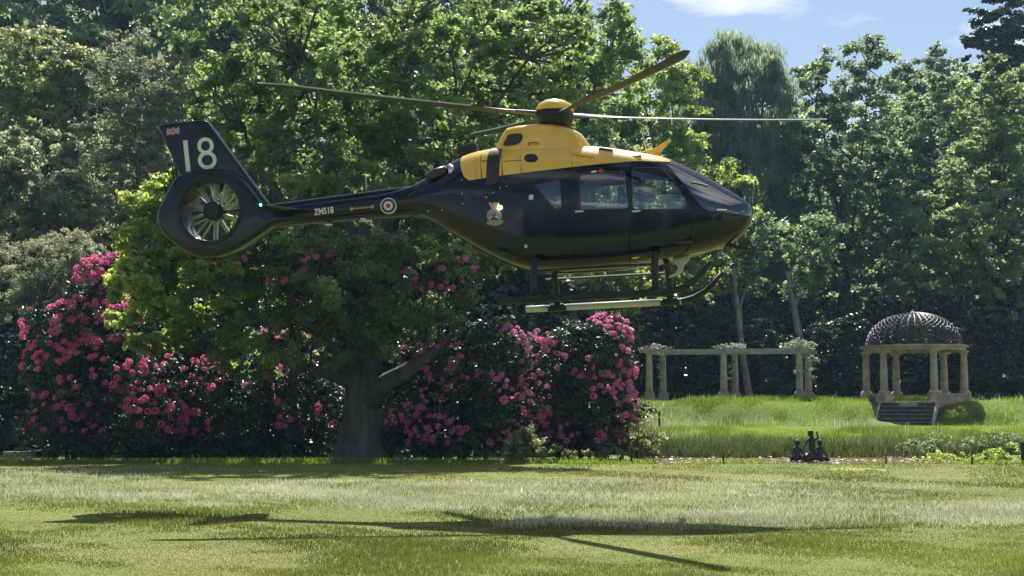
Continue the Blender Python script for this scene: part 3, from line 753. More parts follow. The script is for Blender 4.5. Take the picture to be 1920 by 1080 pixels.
def vnoise(x, y, s, seed):
    r_ = np.random.default_rng(seed); o = np.zeros_like(x)
    for k in range(6):
        a = r_.uniform(0, 6.28); f_ = s * r_.uniform(0.5, 1.8); o += np.sin((x * np.cos(a) + y * np.sin(a)) * f_ + r_.uniform(0, 6.28))
    return o / 3.0

def lawn_points(n, rng, d0=12.5, d1=46.7):
    u = rng.random(n); d = 1 / (1 / d0 + u * (1 / d1 - 1 / d0)); d = d0 + (d - d0) * 1.0
    x = rng.uniform(-1, 1, n) * (d * 0.375 + 1.0)
    return x, d

def inside(px, py, pl):
    r_ = np.zeros(len(px), bool); j = len(pl) - 1
    for i in range(len(pl)):
        (xi, yi), (xj, yj) = pl[i], pl[j]
        if yi != yj:
            r_ ^= ((yi > py) != (yj > py)) & (px < (xj - xi) * (py - yi) / (yj - yi) + xi)
        j = i
    return r_
# outlines (metres on the ground) of the drifts of long seeding grass left by the mower
def ground_poly(pts): return [((a_ - 960) / FPX * (4360 / (b_ - 775)), 4360 / (b_ - 775)) for a_, b_ in pts]
DRIFTS = [(ground_poly([(-60, 880), (200, 880), (300, 898), (420, 922), (530, 943), (480, 955), (300, 945), (0, 932), (-60, 930)]), 0.75),
          (ground_poly([(400, 902), (560, 898), (900, 904), (1100, 904), (1100, 948), (1000, 950), (860, 957), (760, 955), (640, 942), (520, 930)]), 1.0),
          (ground_poly([(1100, 904), (1400, 905), (1740, 905), (1780, 925), (1500, 944), (1250, 945), (1100, 948)]), 0.6),
          (ground_poly([(930, 967), (1100, 961), (1300, 950), (1500, 945), (1980, 940), (1980, 985), (1700, 985), (1400, 980), (1200, 982), (1000, 975)]), 0.85)]
def seedness(x, y):
    xj = x + 0.5 * vnoise(x, y, 2.0, 4) + 0.25 * vnoise(x, y, 6.0, 5); yj = y + 0.35 * vnoise(x, y, 1.6, 6) + 0.2 * vnoise(x, y, 5.0, 8)
    r_ = np.random.default_rng(31); xj = xj + r_.normal(0, 0.4, len(x)); yj = yj + r_.normal(0, 0.35, len(x))
    o = np.zeros(len(x))
    for pl, w_ in DRIFTS: o = np.maximum(o, w_ * inside(xj, yj, pl))
    return o * np.clip(0.75 + 0.45 * vnoise(x, y * 1.8, 1.0, 15), 0.15, 1)

rng = np.random.default_rng(90)
x, y = lawn_points(300000, rng)
sdn = seedness(x, y)
far = (y - 12) / 35
T = 0.5 + 0.3 * vnoise(x * 0.45, y, 0.6, 1) + 0.2 * vnoise(x, y, 2.0, 2) + 0.1 * vnoise(x, y, 6.0, 22) + rng.normal(0, 0.12, len(x))
h = (0.014 + 0.022 * rng.random(len(x))) * (1 + 0.5 * far) * (1 + 0.9 * np.clip(vnoise(x, y, 1.6, 3) + 0.5 * vnoise(x, y, 5.0, 23), -0.6, 1.4))
blades('lawn_grass', x, y, h, 0.010 + 0.022 * far, 0.5, T, M['grass'], 'short mown green grass covering the lawn', 'grass', rng)
x, y = lawn_points(420000, rng, 16, 46)
sdn = seedness(x, y); k = rng.random(len(x)) < sdn * 0.78
x, y = x[k], y[k]; far = (y - 12) / 35
T = 0.5 + 0.25 * vnoise(x, y * 2, 0.8, 7) + rng.normal(0, 0.2, len(x))
blades('seeding_grass', x, y, (0.04 + 0.08 * rng.random(len(x))), 0.008 + 0.012 * far, 0.7, T, M['seedgrass'], 'drifts of pale long seeding grass across the lawn, sun sheen put into its colour', 'grass', rng)
# bank and terrace
n_ = 230000
x = rng.uniform(2.5, 34, n_); y = 57.2 + rng.random(n_) ** 0.9 * 24
k = (np.abs(x / y - 0.24) < 0.16) & ~((np.abs((x - 21.35) * math.cos(R(23)) - (y - 77) * math.sin(R(23))) < 1.5) & (y > 70.8) & (y < 75.2))
x, y = x[k], y[k]
tall = sstep(-0.5, 0.7, vnoise(x, y, 0.7, 9) + 0.6 * vnoise(x, y, 2.2, 19))
mown = sstep(66.5, 68, y) * (1 - sstep(70.6, 71.6, y))
h = (0.07 + 0.38 * tall * rng.random(len(x)) ** 1.5) * (1 - 0.75 * mown)
T = 0.5 + 0.22 * vnoise(x, y, 0.8, 10) + 0.16 * vnoise(x, y, 3.0, 11) + 0.25 * mown - 0.3 * tall + rng.normal(0, 0.18, len(x))
blades('bank_grass', x, y, h, 0.03, 0.45, T, M['bankgrass'], 'long bright green grass on the terrace bank', 'grass', rng)
n_ = 9000
x = rng.uniform(3.0, 32, n_); y = 58.5 + rng.random(n_) * 17
k = (np.abs(x / y - 0.24) < 0.16) & (rng.random(n_) < np.clip(0.3 + 0.6 * vnoise(x, y, 0.9, 21), 0, 1)) & ~((y > 66.5) & (y < 75.3) & (np.abs(x - 20.2) < 3.2))
x, y = x[k], y[k]
blades('seed_stems', x, y, 0.2 + 0.35 * rng.random(len(x)), 0.022, 0.3, 0.35 + rng.normal(0, 0.25, len(x)), M['seedgrass'], 'pale seeding stems standing above the long bank grass', 'grass', rng, True)
n_ = 30000
x = rng.uniform(2.6, 22, n_); y = 56.6 + np.abs(rng.normal(0, 2.2, n_))
dens = 0.55 + 0.45 * vnoise(x, y, 1.0, 12); k = (rng.random(n_) < dens); x, y = x[k], y[k]
blades('reeds', x, y, 0.15 + 0.6 * rng.random(len(x)) ** 1.3, 0.03, 0.45, 0.45 + 0.2 * vnoise(x, y, 0.9, 13) + rng.normal(0, 0.2, len(x)), M['reed'], 'rushes standing along the far edge of the pond', 'reeds', rng, True)
n_ = 7000
x = rng.uniform(1.5, 19.5, n_); y = 46.2 + np.abs(rng.normal(0, 0.4, n_))
k = rng.random(n_) < np.clip(0.15 + 0.5 * vnoise(x, y, 1.1, 14) + 0.5 * (x < 4.5), 0, 1); x, y = x[k], y[k]
blades('edge_grass', x, y, 0.05 + 0.13 * rng.random(len(x)), 0.025, 0.4, 0.5 + rng.normal(0, 0.25, len(x)), M['bankgrass'], 'tufts of uncut grass along the near edge of the pond', 'grass', rng, True)
n_ = 9000
x = rng.uniform(-18, 3, n_); y = 46.6 + np.abs(rng.normal(0, 0.9, n_))
blades('shade_grass', x, y, 0.06 + 0.16 * rng.random(len(x)), 0.02, 0.4, 0.4 + rng.normal(0, 0.2, len(x)), M['bankgrass'], 'uncut grass in the shade at the foot of the bushes', 'grass', rng, True)
n_ = 26
x = rng.normal(9.6, 0.45, n_); y = rng.normal(40.2, 0.45, n_)
V = np.zeros((n_, 4, 3)); s = 0.035
for j, (a_, b_) in enumerate([(-1, -1), (1, -1), (1, 1), (-1, 1)]):
    V[:, j, 0] = x + a_ * s; V[:, j, 1] = y + b_ * s; V[:, j, 2] = terrain(x, y) + 0.09 + 0.02 * a_ * b_
tag(link('buttercups', blades_mesh('buttercups', V.reshape(-1, 3), 4, rng.random(n_)), M['buttercup']), 'small patch of yellow buttercups on the lawn near the pond', 'flowers', kind='stuff')

# ------------------------------------------------------------------ gazebo
GD = 77.0
gp = P(1716, 754, GD); gz = 2.19
gaz = empty('domed_gazebo', (gp.x, GD, gz), R(-23)); tag(gaz, 'round stone gazebo with an open lattice dome and six columns', 'gazebo')
RG = 2.52
fm = MB(); fm.lathe([(2.75, -0.5), (2.75, -0.02), (2.72, 0.0), (0.01, 0.0)], 40); fm.build('floor', M['stone'], gaz)
front = -math.pi / 2
cang = [front - R(30), front + R(30), front + R(90), front + R(150), front + R(210), front + R(270)]
ped = MB(); ped.box((-0.30, -0.30, -0.12), (0.30, 0.30, 0.42)); ped.box((-0.34, -0.34, -0.3), (0.34, 0.34, 0.06)); ped.lathe([(0.31, 0.42), (0.33, 0.46), (0.30, 0.52), (0.22, 0.60), (0.20, 0.64)], 16)
pedm = bevelled(ped.mesh('pedestal'), 0.02, 1); pedm.materials.append(M['stone'])
sh = MB(); sh.lathe([(0.20, 0.62), (0.195, 1.2), (0.185, 1.8), (0.165, 2.42), (0.19, 2.44), (0.19, 2.50), (0.165, 2.52)], 16)
shm = smooth_by_angle(sh.mesh('column'), 30); shm.materials.append(M['stone'])
cap = MB(); cap.lathe([(0.17, 2.515), (0.24, 2.58), (0.25, 2.60)], 16); cap.box((-0.26, -0.26, 2.60), (0.26, 0.26, 2.675))
capm = cap.mesh('capital'); capm.materials.append(M['stone'])
for a in cang:
    o = link('column', shm, None, gaz, (RG * math.cos(a), RG * math.sin(a), 0)); o.rotation_euler = (0, 0, a)
    q = link('pedestal', pedm, None, o); q = link('capital', capm, None, o)
rb = MB()
def ring(mb, r0, r1, z0, z1, n=48, a0=0, a1=2 * math.pi):
    v = []; f = []; full = abs(a1 - a0 - 2 * math.pi) < 1e-6; cnt = n if full else n + 1
    for k in range(cnt):
        t = a0 + (a1 - a0) * k / n
        for r, z in ((r0, z0), (r1, z0), (r1, z1), (r0, z1)): v.append((r * math.cos(t), r * math.sin(t), z))
    for k in range(n):
        j = (k + 1) % cnt
        for i in range(4): f.append((k*4+i, j*4+i, j*4+(i+1) % 4, k*4+(i+1) % 4))
    if not full: f += [(0, 1, 2, 3), tuple(reversed([(cnt-1)*4+i for i in range(4)]))]
    mb.add(v, f)
ring(rb, 2.28, 2.66, 2.68, 2.86); ring(rb, 2.24, 2.80, 2.863, 2.95)
rb.build('ring_beam', M['stone'], gaz)
for a0, a1 in ((cang[1], cang[2]), (cang[5] - 2 * math.pi, cang[0])):
    wmb = MB(); g_ = 0.14; ring(wmb, 2.36, 2.66, -0.25, 0.34, 14, a0 + g_, a1 - g_); ring(wmb, 2.28, 2.74, 0.343, 0.43, 14, a0 + g_, a1 - g_)
    wmb.build('low_wall', M['stone'], gaz)
RD, HD, Z0 = 2.48, 1.78, 2.955
def dome(t, a): return Vector((RD * math.cos(t) ** 0.92 * math.cos(a), RD * math.cos(t) ** 0.92 * math.sin(a), Z0 + HD * math.sin(t)))
rm = MB(); rm.tube([dome(t, 0) for t in np.linspace(0.0, R(86), 14)], 0.024, 5)
rmm = rm.mesh('rib'); rmm.materials.append(M['lattice'])
for k in range(36):
    o = link('rib', rmm, None, gaz); o.rotation_euler = (0, 0, 2 * math.pi * k / 36)
lt = MB()
for k in range(36):
    for sgn in (1, -1):
        lt.tube([dome(t, 2 * math.pi * k / 36 + sgn * 1.5 * t) for t in np.linspace(0.02, R(66), 16)], 0.014, 4, cap=False)
for t in np.linspace(0.12, R(62), 6):
    lt.tube([dome(t, a) for a in np.linspace(0, 2 * math.pi, 49)], 0.014, 4, cap=False)
tag(lt.build('lattice', M['lattice'], gaz), kind='stuff')
fin = MB(); fin.lathe([(0.22, 0), (0.20, 0.05), (0.08, 0.09), (0.05, 0.14), (0.01, 0.2)], 12, (0, 0, Z0 + HD - 0.03)); fin.build('finial', M['lattice'], gaz, smooth=True)
rng = np.random.default_rng(66)
dm_, _ = foliage('creeper', [(0, 0, Z0, 2.25, 2.25, 1.6)], 300, 55, 0.10, rng, clump=(0.2, 0.42), fill=0.05, inner=0.92, zmin=Z0 + 0.05)
cre = link('dome_creeper', dm_, M['leaf_dark'], None, (gp.x, GD, gz)); tag(cre, 'dark creeper grown through the lattice of the gazebo dome', 'creeper')

# steps up to the gazebo
stp = empty('stone_steps', (gp.x, GD, gz), R(-23)); tag(stp, 'dark wide stone steps leading up the bank to the gazebo', 'steps')
nst = 6
for k in range(nst):
    zt = -0.02 - 0.20 * k; y1 = -2.30 - 0.36 * k
    s_ = MB(); s_.box((-1.32, y1 - 0.40, zt - 0.20), (1.32, y1, zt - 0.045)); s_.box((-1.30, y1 - 0.36, zt - 0.9), (1.30, y1, zt - 0.203))
    so_ = s_.build('step', M['stone_dark'], stp); s_ = MB(); s_.box((-1.34, y1 - 0.44, zt - 0.042), (1.34, y1 - 0.01, zt)); s_.build('tread', M['tread'], so_)
for sx in (-1, 1):
    s_ = MB(); s_.prism([(-2.2, 0.10), (-2.35, 0.10), (-4.62, -1.06), (-4.62, -1.30), (-2.2, -0.2)], -0.07, 0.07)
    me_ = s_.mesh('stringer'); me_.transform(Matrix(((0, 1, 0, sx * 1.43), (1, 0, 0, 0), (0, 0, 1, 0), (0, 0, 0, 1))))
    bb_ = bmesh.new(); bb_.from_mesh(me_); bmesh.ops.recalc_face_normals(bb_, faces=bb_.faces); bb_.to_mesh(me_); bb_.free()
    link('stringer', me_, M['stone_grey'], stp)

# ------------------------------------------------------------------ pergola
pg = empty('pergola', (11.2, 79.5, 2.2)); tag(pg, 'long stone pergola of paired columns and timber beams', 'pergola')
pc = MB(); pc.lathe([(0.2, 0.55), (0.19, 1.2), (0.165, 2.5), (0.16, 2.56)], 14); pc.lathe([(0.17, 2.563), (0.22, 2.62), (0.22, 2.66)], 14)
pcm = smooth_by_angle(pc.mesh('column'), 30); pcm.materials.append(M['stone'])
pb = MB(); pb.box((-0.27, -0.27, -0.3), (0.27, 0.27, 0.5)); pb.box((-0.235, -0.235, 0.503), (0.235, 0.235, 0.56))
pbm = bevelled(pb.mesh('base'), 0.02, 1); pbm.materials.append(M['stone'])
dr = Vector((0.985, -0.17, 0)); cr2 = Vector((0.17, 0.985, 0))
near0 = Vector(((1217 - 960) / FPX * 79, 79, 0)) - Vector((11.2, 79.5, 0))
W_ = 2.9; SP = 4.0
tops = []
for r_ in range(2):
    for k in range(3):
        p = near0 + dr * SP * k + cr2 * W_ * r_ + (dr * 0.55 if r_ else Vector())
        o = link('column', pcm, None, pg, p); link('base', pbm, None, o); tops.append(p)
for r_ in range(2):
    a = tops[r_ * 3] - dr * 0.5; b_ = tops[r_ * 3 + 2] + dr * 0.5
    m_ = MB(); m_.tube([a + Vector((0, 0, 2.77)), b_ + Vector((0, 0, 2.77))], 0.13, 4); m_.build('beam', M['stone_grey'], pg)
for k in range(3):
    a = tops[k] - cr2 * 0.4; b_ = tops[k + 3] + cr2 * 0.4
    m_ = MB(); m_.tube([a + Vector((0, 0, 2.93)), b_ + Vector((0, 0, 2.93))], 0.09, 4); m_.build('rafter', M['stone_grey'], pg)
for lab, c, lo, seed, nn_ in [('pale climber over the left end of the pergola', (tops[0] + tops[3]) / 2, [(0, 0, 2.95, 0.9, 1.2, 0.26), (0.3, 0.8, 2.0, 0.22, 0.3, 0.8)], 1, 46),
                        ('pale climber over the middle columns of the pergola', (tops[1] + tops[4]) / 2, [(0, 0, 3.0, 0.95, 1.3, 0.27), (0.35, 1.0, 1.6, 0.2, 0.3, 0.9)], 2, 48),
                        ('thick pale climber hanging from the right end of the pergola', (tops[2] + tops[5]) / 2, [(-0.3, -0.3, 3.05, 0.95, 1.4, 0.36), (0.1, -1.6, 1.9, 0.38, 0.3, 0.75), (-0.5, -1.4, 1.6, 0.25, 0.2, 0.5)], 3, 90)]:
    rng = np.random.default_rng(600 + seed)
    me_, _ = foliage('climber', lo, nn_, 40, 0.11, rng, clump=(0.12, 0.3), fill=0.2)
    o = link('climbing_plant', me_, M['leaf_white'], None, Vector((11.2, 79.5, 2.2)) + c); tag(o, lab, 'climber', 'climbers on the pergola')

# ------------------------------------------------------------------ fountain statue
def capsules(segs, voxel=0.022):
    mb = MB()
    for a, b_, r0, r1 in segs:
        a, b_ = Vector(a), Vector(b_); ax = (b_ - a); l = max(ax.length, 1e-4); t = ax / l
        pts = []; rd = []
        for k in range(5): ph_ = -math.pi / 2 + k * math.pi / 8; pts.append(a + t * r0 * math.sin(ph_)); rd.append(max(0.003, r0 * math.cos(ph_)))
        for k in range(5): ph_ = k * math.pi / 8; pts.append(b_ + t * r1 * math.sin(ph_)); rd.append(max(0.003, r1 * math.cos(ph_)))
        mb.tube(pts, rd, 10)
    me_ = mb.mesh('figure')
    def st(o):
        m_ = o.modifiers.new('r', 'REMESH'); m_.mode = 'VOXEL'; m_.voxel_size = voxel
        s_ = o.modifiers.new('s', 'SMOOTH'); s_.factor = 0.5; s_.iterations = 3
    return evaluated(me_, st)
sp_ = P(1519, 856, 52.2)
sta = empty('statue', (sp_.x, 52.2, -0.15)); sta.scale = (1.12, 1.12, 1.08); tag(sta, 'dark bronze fountain statue of three child figures in the pond', 'statue')
link('base', capsules([((-0.45, 0, 0.05), (0.45, 0, 0.05), 0.16, 0.17), ((-0.1, 0, 0.12), (0.25, 0, 0.15), 0.2, 0.18), ((-0.6, 0, 0.02), (-0.35, -0.05, 0.06), 0.09, 0.12), ((0.4, 0, 0.03), (0.62, 0, 0.0), 0.13, 0.08), ((0.0, -0.1, 0.2), (0.1, 0.1, 0.35), 0.13, 0.15)], 0.03), M['bronze'], sta, smooth=True)
def putto(c, s, head, arms, legs, lean=(0, 0)):
    c = Vector(c)
    def q(x_, y_, z_): return c + Vector((x_, y_, z_)) * s
    seg = [(q(0, 0, 0.05), q(lean[0] * 0.5, lean[1] * 0.5, 0.22), 0.105 * s, 0.115 * s), (q(lean[0] * 0.5, lean[1] * 0.5, 0.22), q(lean[0], lean[1], 0.40), 0.115 * s, 0.095 * s),
           (q(lean[0] - 0.09, lean[1], 0.40), q(lean[0] + 0.09, lean[1], 0.40), 0.055 * s, 0.055 * s), (q(lean[0], lean[1], 0.42), q(lean[0] + head[0] * 0.5, lean[1], 0.52), 0.05 * s, 0.05 * s),
           (q(lean[0] + head[0], lean[1] - 0.01, 0.575), q(lean[0] + head[0], lean[1] - 0.015, 0.62), 0.095 * s, 0.10 * s),
           (q(lean[0] + head[0], lean[1] - 0.105, 0.585), q(lean[0] + head[0], lean[1] - 0.115, 0.58), 0.018 * s, 0.016 * s)]
    for sh_, el, ha in arms:
        seg += [(q(*sh_), q(*el), 0.047 * s, 0.038 * s), (q(*el), q(*ha), 0.038 * s, 0.028 * s), (q(*ha), q(ha[0] * 1.06, ha[1] - 0.02, ha[2] + 0.03), 0.033 * s, 0.03 * s)]
    for hi, kn, fo in legs:
        seg += [(q(*hi), q(*kn), 0.07 * s, 0.05 * s), (q(*kn), q(*fo), 0.05 * s, 0.034 * s), (q(*fo), q(fo[0], fo[1] - 0.08, fo[2] - 0.01), 0.035 * s, 0.028 * s)]
    return capsules(seg, 0.018)
link('figure', putto((-0.42, 0, 0.10), 0.92, (0.02, 0), [((-0.1, 0, 0.39), (-0.16, -0.08, 0.24), (-0.22, -0.12, 0.08)), ((0.1, 0, 0.39), (0.19, -0.05, 0.25), (0.32, -0.1, 0.12))],
     [((-0.06, 0, 0.05), (-0.2, -0.14, 0.1), (-0.26, -0.16, -0.1)), ((0.06, 0, 0.05), (0.14, -0.2, 0.1), (0.18, -0.2, -0.12))]), M['bronze'], sta, smooth=True)
link('figure', putto((0.06, 0.02, 0.36), 1.0, (-0.05, 0), [((-0.1, 0, 0.39), (-0.19, -0.03, 0.3), (-0.25, -0.05, 0.18)), ((0.1, 0, 0.40), (0.21, -0.02, 0.45), (0.16, -0.03, 0.62))],
     [((-0.06, 0, 0.05), (-0.1, -0.15, -0.05), (-0.1, -0.1, -0.25)), ((0.06, 0, 0.05), (0.13, -0.12, -0.04), (0.16, -0.08, -0.26))], (0.02, 0)), M['bronze'], sta, smooth=True)
link('figure', putto((0.32, 0.0, 0.14), 0.86, (0.0, 0), [((-0.1, 0, 0.39), (-0.2, -0.05, 0.28), (-0.16, -0.12, 0.15)), ((0.1, 0, 0.39), (0.16, -0.05, 0.24), (0.2, -0.1, 0.1))],
     [((-0.06, 0, 0.05), (-0.08, -0.18, 0.08), (-0.1, -0.18, -0.12)), ((0.06, 0, 0.05), (0.2, -0.14, 0.02), (0.34, -0.14, -0.08))]), M['bronze'], sta, smooth=True)

# ------------------------------------------------------------------ stakes at the lawn edge, slab at the left
for px, ytop, d, r_, lab in [(1184, 839, 46.9, 0.035, 'thin dark stake at the end of the rhododendrons by the lawn edge'), (1236, 772, 69.0, 0.06, 'dark stake on the grass bank below the pergola'),
                             (1356, 853, 46.4, 0.03, 'thin stake between the rhododendrons and the statue'), (1516, 848, 46.6, 0.03, 'thin stake in front of the statue'),
                             (1661, 851, 46.2, 0.03, 'thin stake in front of the gazebo steps'), (1822, 850, 46.0, 0.03, 'thin stake among the weeds right of the pond'), (1917, 829, 46.5, 0.075, 'thicker dark post at the right edge by the lawn')]:
    p = P(px, ytop, d); z0 = tz(p.x, d)
    e = MB(); e.tube([(0, 0, -0.1), (0.005, 0, (p.z - z0) * 0.5), (0.0, 0, p.z - z0)], [r_, r_ * 0.95, r_ * 0.85], 7)
    tag(e.build('stake', M['post'], None, (p.x, d, z0)), lab, 'stake', 'stakes along the lawn edge')
sl = MB(); p = P(34, 849, 49.5)
rng = np.random.default_rng(8)
sl.tube([(-0.5, 0, 0.25), (-0.15, 0.05, 0.235), (0.15, -0.03, 0.24), (0.5, 0.05, 0.29), (0.75, 0.1, 0.34)], [0.07, 0.085, 0.075, 0.06, 0.035], 8)
sl.tube([(-0.3, 0, -0.05), (-0.28, 0.02, 0.2)], [0.06, 0.05], 6); sl.tube([(0.35, 0, -0.05), (0.3, 0.02, 0.22)], [0.06, 0.05], 6)
tag(sl.build('fallen_branch', M['bark_pale'], None, (p.x, 49.5, 0), smooth=True), 'pale low fallen branch in the shadow at the bottom left', 'branch')

# ------------------------------------------------------------------ helicopter
YAW, HPITCH, ROLL = R(-13), R(2), R(0)
HR = Matrix.Rotation(YAW, 3, 'Z') @ Matrix.Rotation(-HPITCH, 3, 'Y') @ Matrix.Rotation(ROLL, 3, 'X')
HUBZ = 3.34                                     # mast head above the skids
HUB = P(1040, 215, 25.0)
HO = HUB - HR @ Vector((0, 0, HUBZ))
heli = empty('helicopter', HO); heli.rotation_euler = HR.to_euler()
tag(heli, 'black and yellow military training helicopter hovering low over the lawn', 'helicopter')

def hp(px, py, y):
    """A measured photograph pixel as (x, z) in the helicopter's own frame, on its plane at lateral offset y."""
    q = P(px, py, 25.0); o = Vector((0, 0, EYE)); d = q - o
    nrm = HR @ Vector((0, 1, 0))
    t = (y - nrm.dot(o - HO)) / nrm.dot(d)
    l = HR.transposed() @ (o + d * t - HO)
    return (l.x, l.z)
def poly(pts, y): return [hp(a, b_, y) for a, b_ in pts]
def flip(me_):
    return me_

def hps(px, py):
    y_ = -0.6
    for _ in range(8):
        q = hp(px, py, y_); w_ = half_width(*q); y_ = 0.5 * y_ - 0.5 * max(w_, 0.02)
    return hp(px, py, y_)
def spoly(pts): return [hps(a, b_) for a, b_ in pts]
ST = [(766, 353, 405, .22), (785, 343, 408, .27), (800, 334, 413, .32), (820, 322, 425, .38), (840, 310, 438, .45), (865, 298, 452, .54), (890, 289, 467, .62), (920, 283, 483, .69), (950, 279, 497, .74),
      (985, 276, 509, .77), (1030, 274, 512, .78), (1080, 274, 510, .78), (1110, 277, 508, .78), (1150, 281, 505, .78), (1200, 289, 498, .775), (1230, 294, 493, .76), (1255, 300, 489, .735), (1280, 310, 483, .70), (1310, 324, 475, .64),
      (1340, 340, 466, .555), (1365, 355, 456, .46), (1385, 367, 444, .36), (1398, 375, 430, .26), (1407, 382, 414, .15)]
tab = []
for px, yt, yb, hw in ST:
    x0, zt = hp(px, yt, 0); _, zb = hp(px, yb, 0)
    tab.append((x0, zt, zb, hw))
xt, zt_ = hp(1412.5, 393, 0); tab.append((xt, zt_ + 0.03, zt_ - 0.03, 0.03))
tab = np.array(tab)
def interp(xq, k):
    x = tab[:, 0]; yv = tab[:, k]; m_ = np.gradient(yv, x)
    i = np.clip(np.searchsorted(x, xq) - 1, 0, len(x) - 2); h_ = x[i+1] - x[i]; t = (xq - x[i]) / h_
    return (2*t**3-3*t**2+1)*yv[i] + (t**3-2*t**2+t)*h_*m_[i] + (-2*t**3+3*t**2)*yv[i+1] + (t**3-t**2)*h_*m_[i+1]
XN, X0 = tab[-1, 0], tab[0, 0]
def section(xq, off=0.0):
    zt = float(interp(xq, 1)) + off; zb = float(interp(xq, 2)) - off; hw = max(0.005, float(interp(xq, 3)) + off)
    zc = zb + (zt - zb) * 0.44
    return zt, zb, hw, zc
def exps(xq):
    s_ = float(sstep(0.0, 1.0, (xq - X0) / 1.6)) * float(1 - sstep(0, 1, (xq - (XN - 1.9)) / 1.7))
    return 2.1 + 0.6 * s_, 2.1 + 2.1 * s_
def half_width(xq, z):
    zt, zb, hw, zc = section(xq); nu, nl = exps(xq)
    if z >= zc: return hw * max(0, 1 - min(1, (z - zc) / (zt - zc)) ** nu) ** (1 / nu)
    return hw * max(0, 1 - min(1, (zc - z) / (zc - zb)) ** nl) ** (1 / nl)
def loft(off=0.0, nx_=100, nr=64):
    xs_ = np.concatenate([np.linspace(X0, XN - 0.5, nx_ - 28), XN - 0.5 * (1 - np.linspace(0, 1, 30)[1:]) ** 1.7])
    v = []; f = []
    for xq in xs_:
        zt, zb, hw, zc = section(xq, off); nu, nl = exps(xq)
        for k in range(nr):
            th = 2 * math.pi * k / nr; c, s = math.cos(th), math.sin(th)
            nn_ = nu if s >= 0 else nl
            yv = hw * math.copysign(abs(c) ** (2 / nn_), c); zz = (zc + (zt - zc) * abs(s) ** (2 / nn_)) if s >= 0 else (zc - (zc - zb) * abs(s) ** (2 / nn_))
            v.append((float(xq) + off * (xq - X0) / (XN - X0), yv, zz))
    for i in range(len(xs_) - 1):
        for k in range(nr): f.append((i*nr+k, i*nr+(k+1) % nr, (i+1)*nr+(k+1) % nr, (i+1)*nr+k))
    f.append(tuple(reversed(range(nr)))); f.append(tuple(range((len(xs_)-1)*nr, len(xs_)*nr)))
    m_ = MB(); m_.add(v, f); return m_
def shell(off=0.0, th=0.03):
    outer = loft(off).mesh('outer')
    inner = loft(off - th).mesh('inner'); 
    # keep the inner skin strictly inside the outer one
    inner.transform(Matrix.Translation((0.0, 0, 0)))
    for v in inner.vertices:
        v.co.x = X0 + 0.02 + (v.co.x - X0) * (XN - X0 - 0.06) / (XN - X0)
    return boolean(outer, inner, 'DIFFERENCE')
def cutter(parts):
    m_ = MB()
    for pl, y0, y1 in parts: m_.prism(pl, y0, y1)
    return m_.mesh('cutter')
def rounded(pts, r, seg=4):
    out = []; n_ = len(pts)
    for i in range(n_):
        p0, p1, p2 = Vector(pts[i-1]), Vector(pts[i]), Vector(pts[(i+1) % n_])
        a = (p0 - p1); b_ = (p2 - p1); q = min(r, a.length * 0.45, b_.length * 0.45)
        s, e = p1 + a.normalized() * q, p1 + b_.normalized() * q
        for k in range(seg + 1):
            t = k / seg; out.append(tuple((1-t)**2 * s + 2*t*(1-t) * p1 + t*t * e))
    return out
YS = -0.74
W_REAR = rounded(spoly([(1088, 326), (1171, 321), (1178, 390), (1089, 392)]), 0.06)
W_FRONT = rounded(spoly([(1187, 316), (1238, 314), (1262, 340), (1285, 373), (1287, 391), (1187, 392)]), 0.06)
W_SMALL = rounded(spoly([(1001, 346), (1050, 337), (1053, 391), (1040, 391)]), 0.04)
W_SCREEN = poly([(1259, 270), (1247, 305), (1262, 320), (1281, 343), (1303, 373), (1318, 391), (1332, 397), (1404, 401), (1490, 402), (1490, 270)], -0.45)
W_CHIN = rounded(poly([(1338, 405), (1398, 408), (1388, 428), (1352, 441)], -0.4), 0.06)
YEL = poly([(858, 298), (865, 321), (871, 332), (881, 339.5), (943, 332), (1030, 321.5), (1115, 311), (1190, 303), (1254, 301), (1262, 250), (858, 250)], -0.55)
D_REAR = rounded(spoly([(1078, 314), (1183, 302.5), (1184, 494), (1082, 500)]), 0.08)
D_FRONT = rounded(spoly([(1186.5, 305), (1242, 307), (1268, 334), (1296, 374), (1303, 400), (1290, 470), (1262, 486), (1187, 493)]), 0.08)
wins = [(W_REAR, -1.3, 1.3), (W_FRONT, -1.3, 1.3), (W_SMALL, -1.3, 1.3), (W_SCREEN, 0.035, 1.3), (W_SCREEN, -1.3, -0.035), (W_CHIN, -1.3, -0.1), (W_CHIN, 0.1, 1.3)]
sh0 = shell(0.0, 0.03)
hull = boolean(sh0.copy(), cutter(wins), 'DIFFERENCE')
def grow(pl, g_):
    cx_ = sum(p[0] for p in pl) / len(pl); cz_ = sum(p[1] for p in pl) / len(pl)
    return [(p[0] + math.copysign(g_, p[0] - cx_), p[1] + math.copysign(g_, p[1] - cz_)) for p in pl]
D_ALL = [(grow(D_REAR, 0.007), -1.3, -0.2), (grow(D_REAR, 0.007), 0.2, 1.3), (grow(D_FRONT, 0.007), -1.3, -0.2), (grow(D_FRONT, 0.007), 0.2, 1.3)]
hull = boolean(hull, cutter(D_ALL), 'DIFFERENCE')
hull = boolean(hull, cutter([(YEL, -1.3, 1.3)]), 'DIFFERENCE')
link('fuselage', smooth_by_angle(hull, 30), M['navy'], heli)
cow = boolean(shell(0.006, 0.03), cutter([(YEL, -1.3, 1.3)]), 'INTERSECT')
cowling = link('engine_cowling', smooth_by_angle(cow, 30), M['yellow'], heli)
shd = shell(0.008, 0.03); shg = shell(-0.006, 0.008)
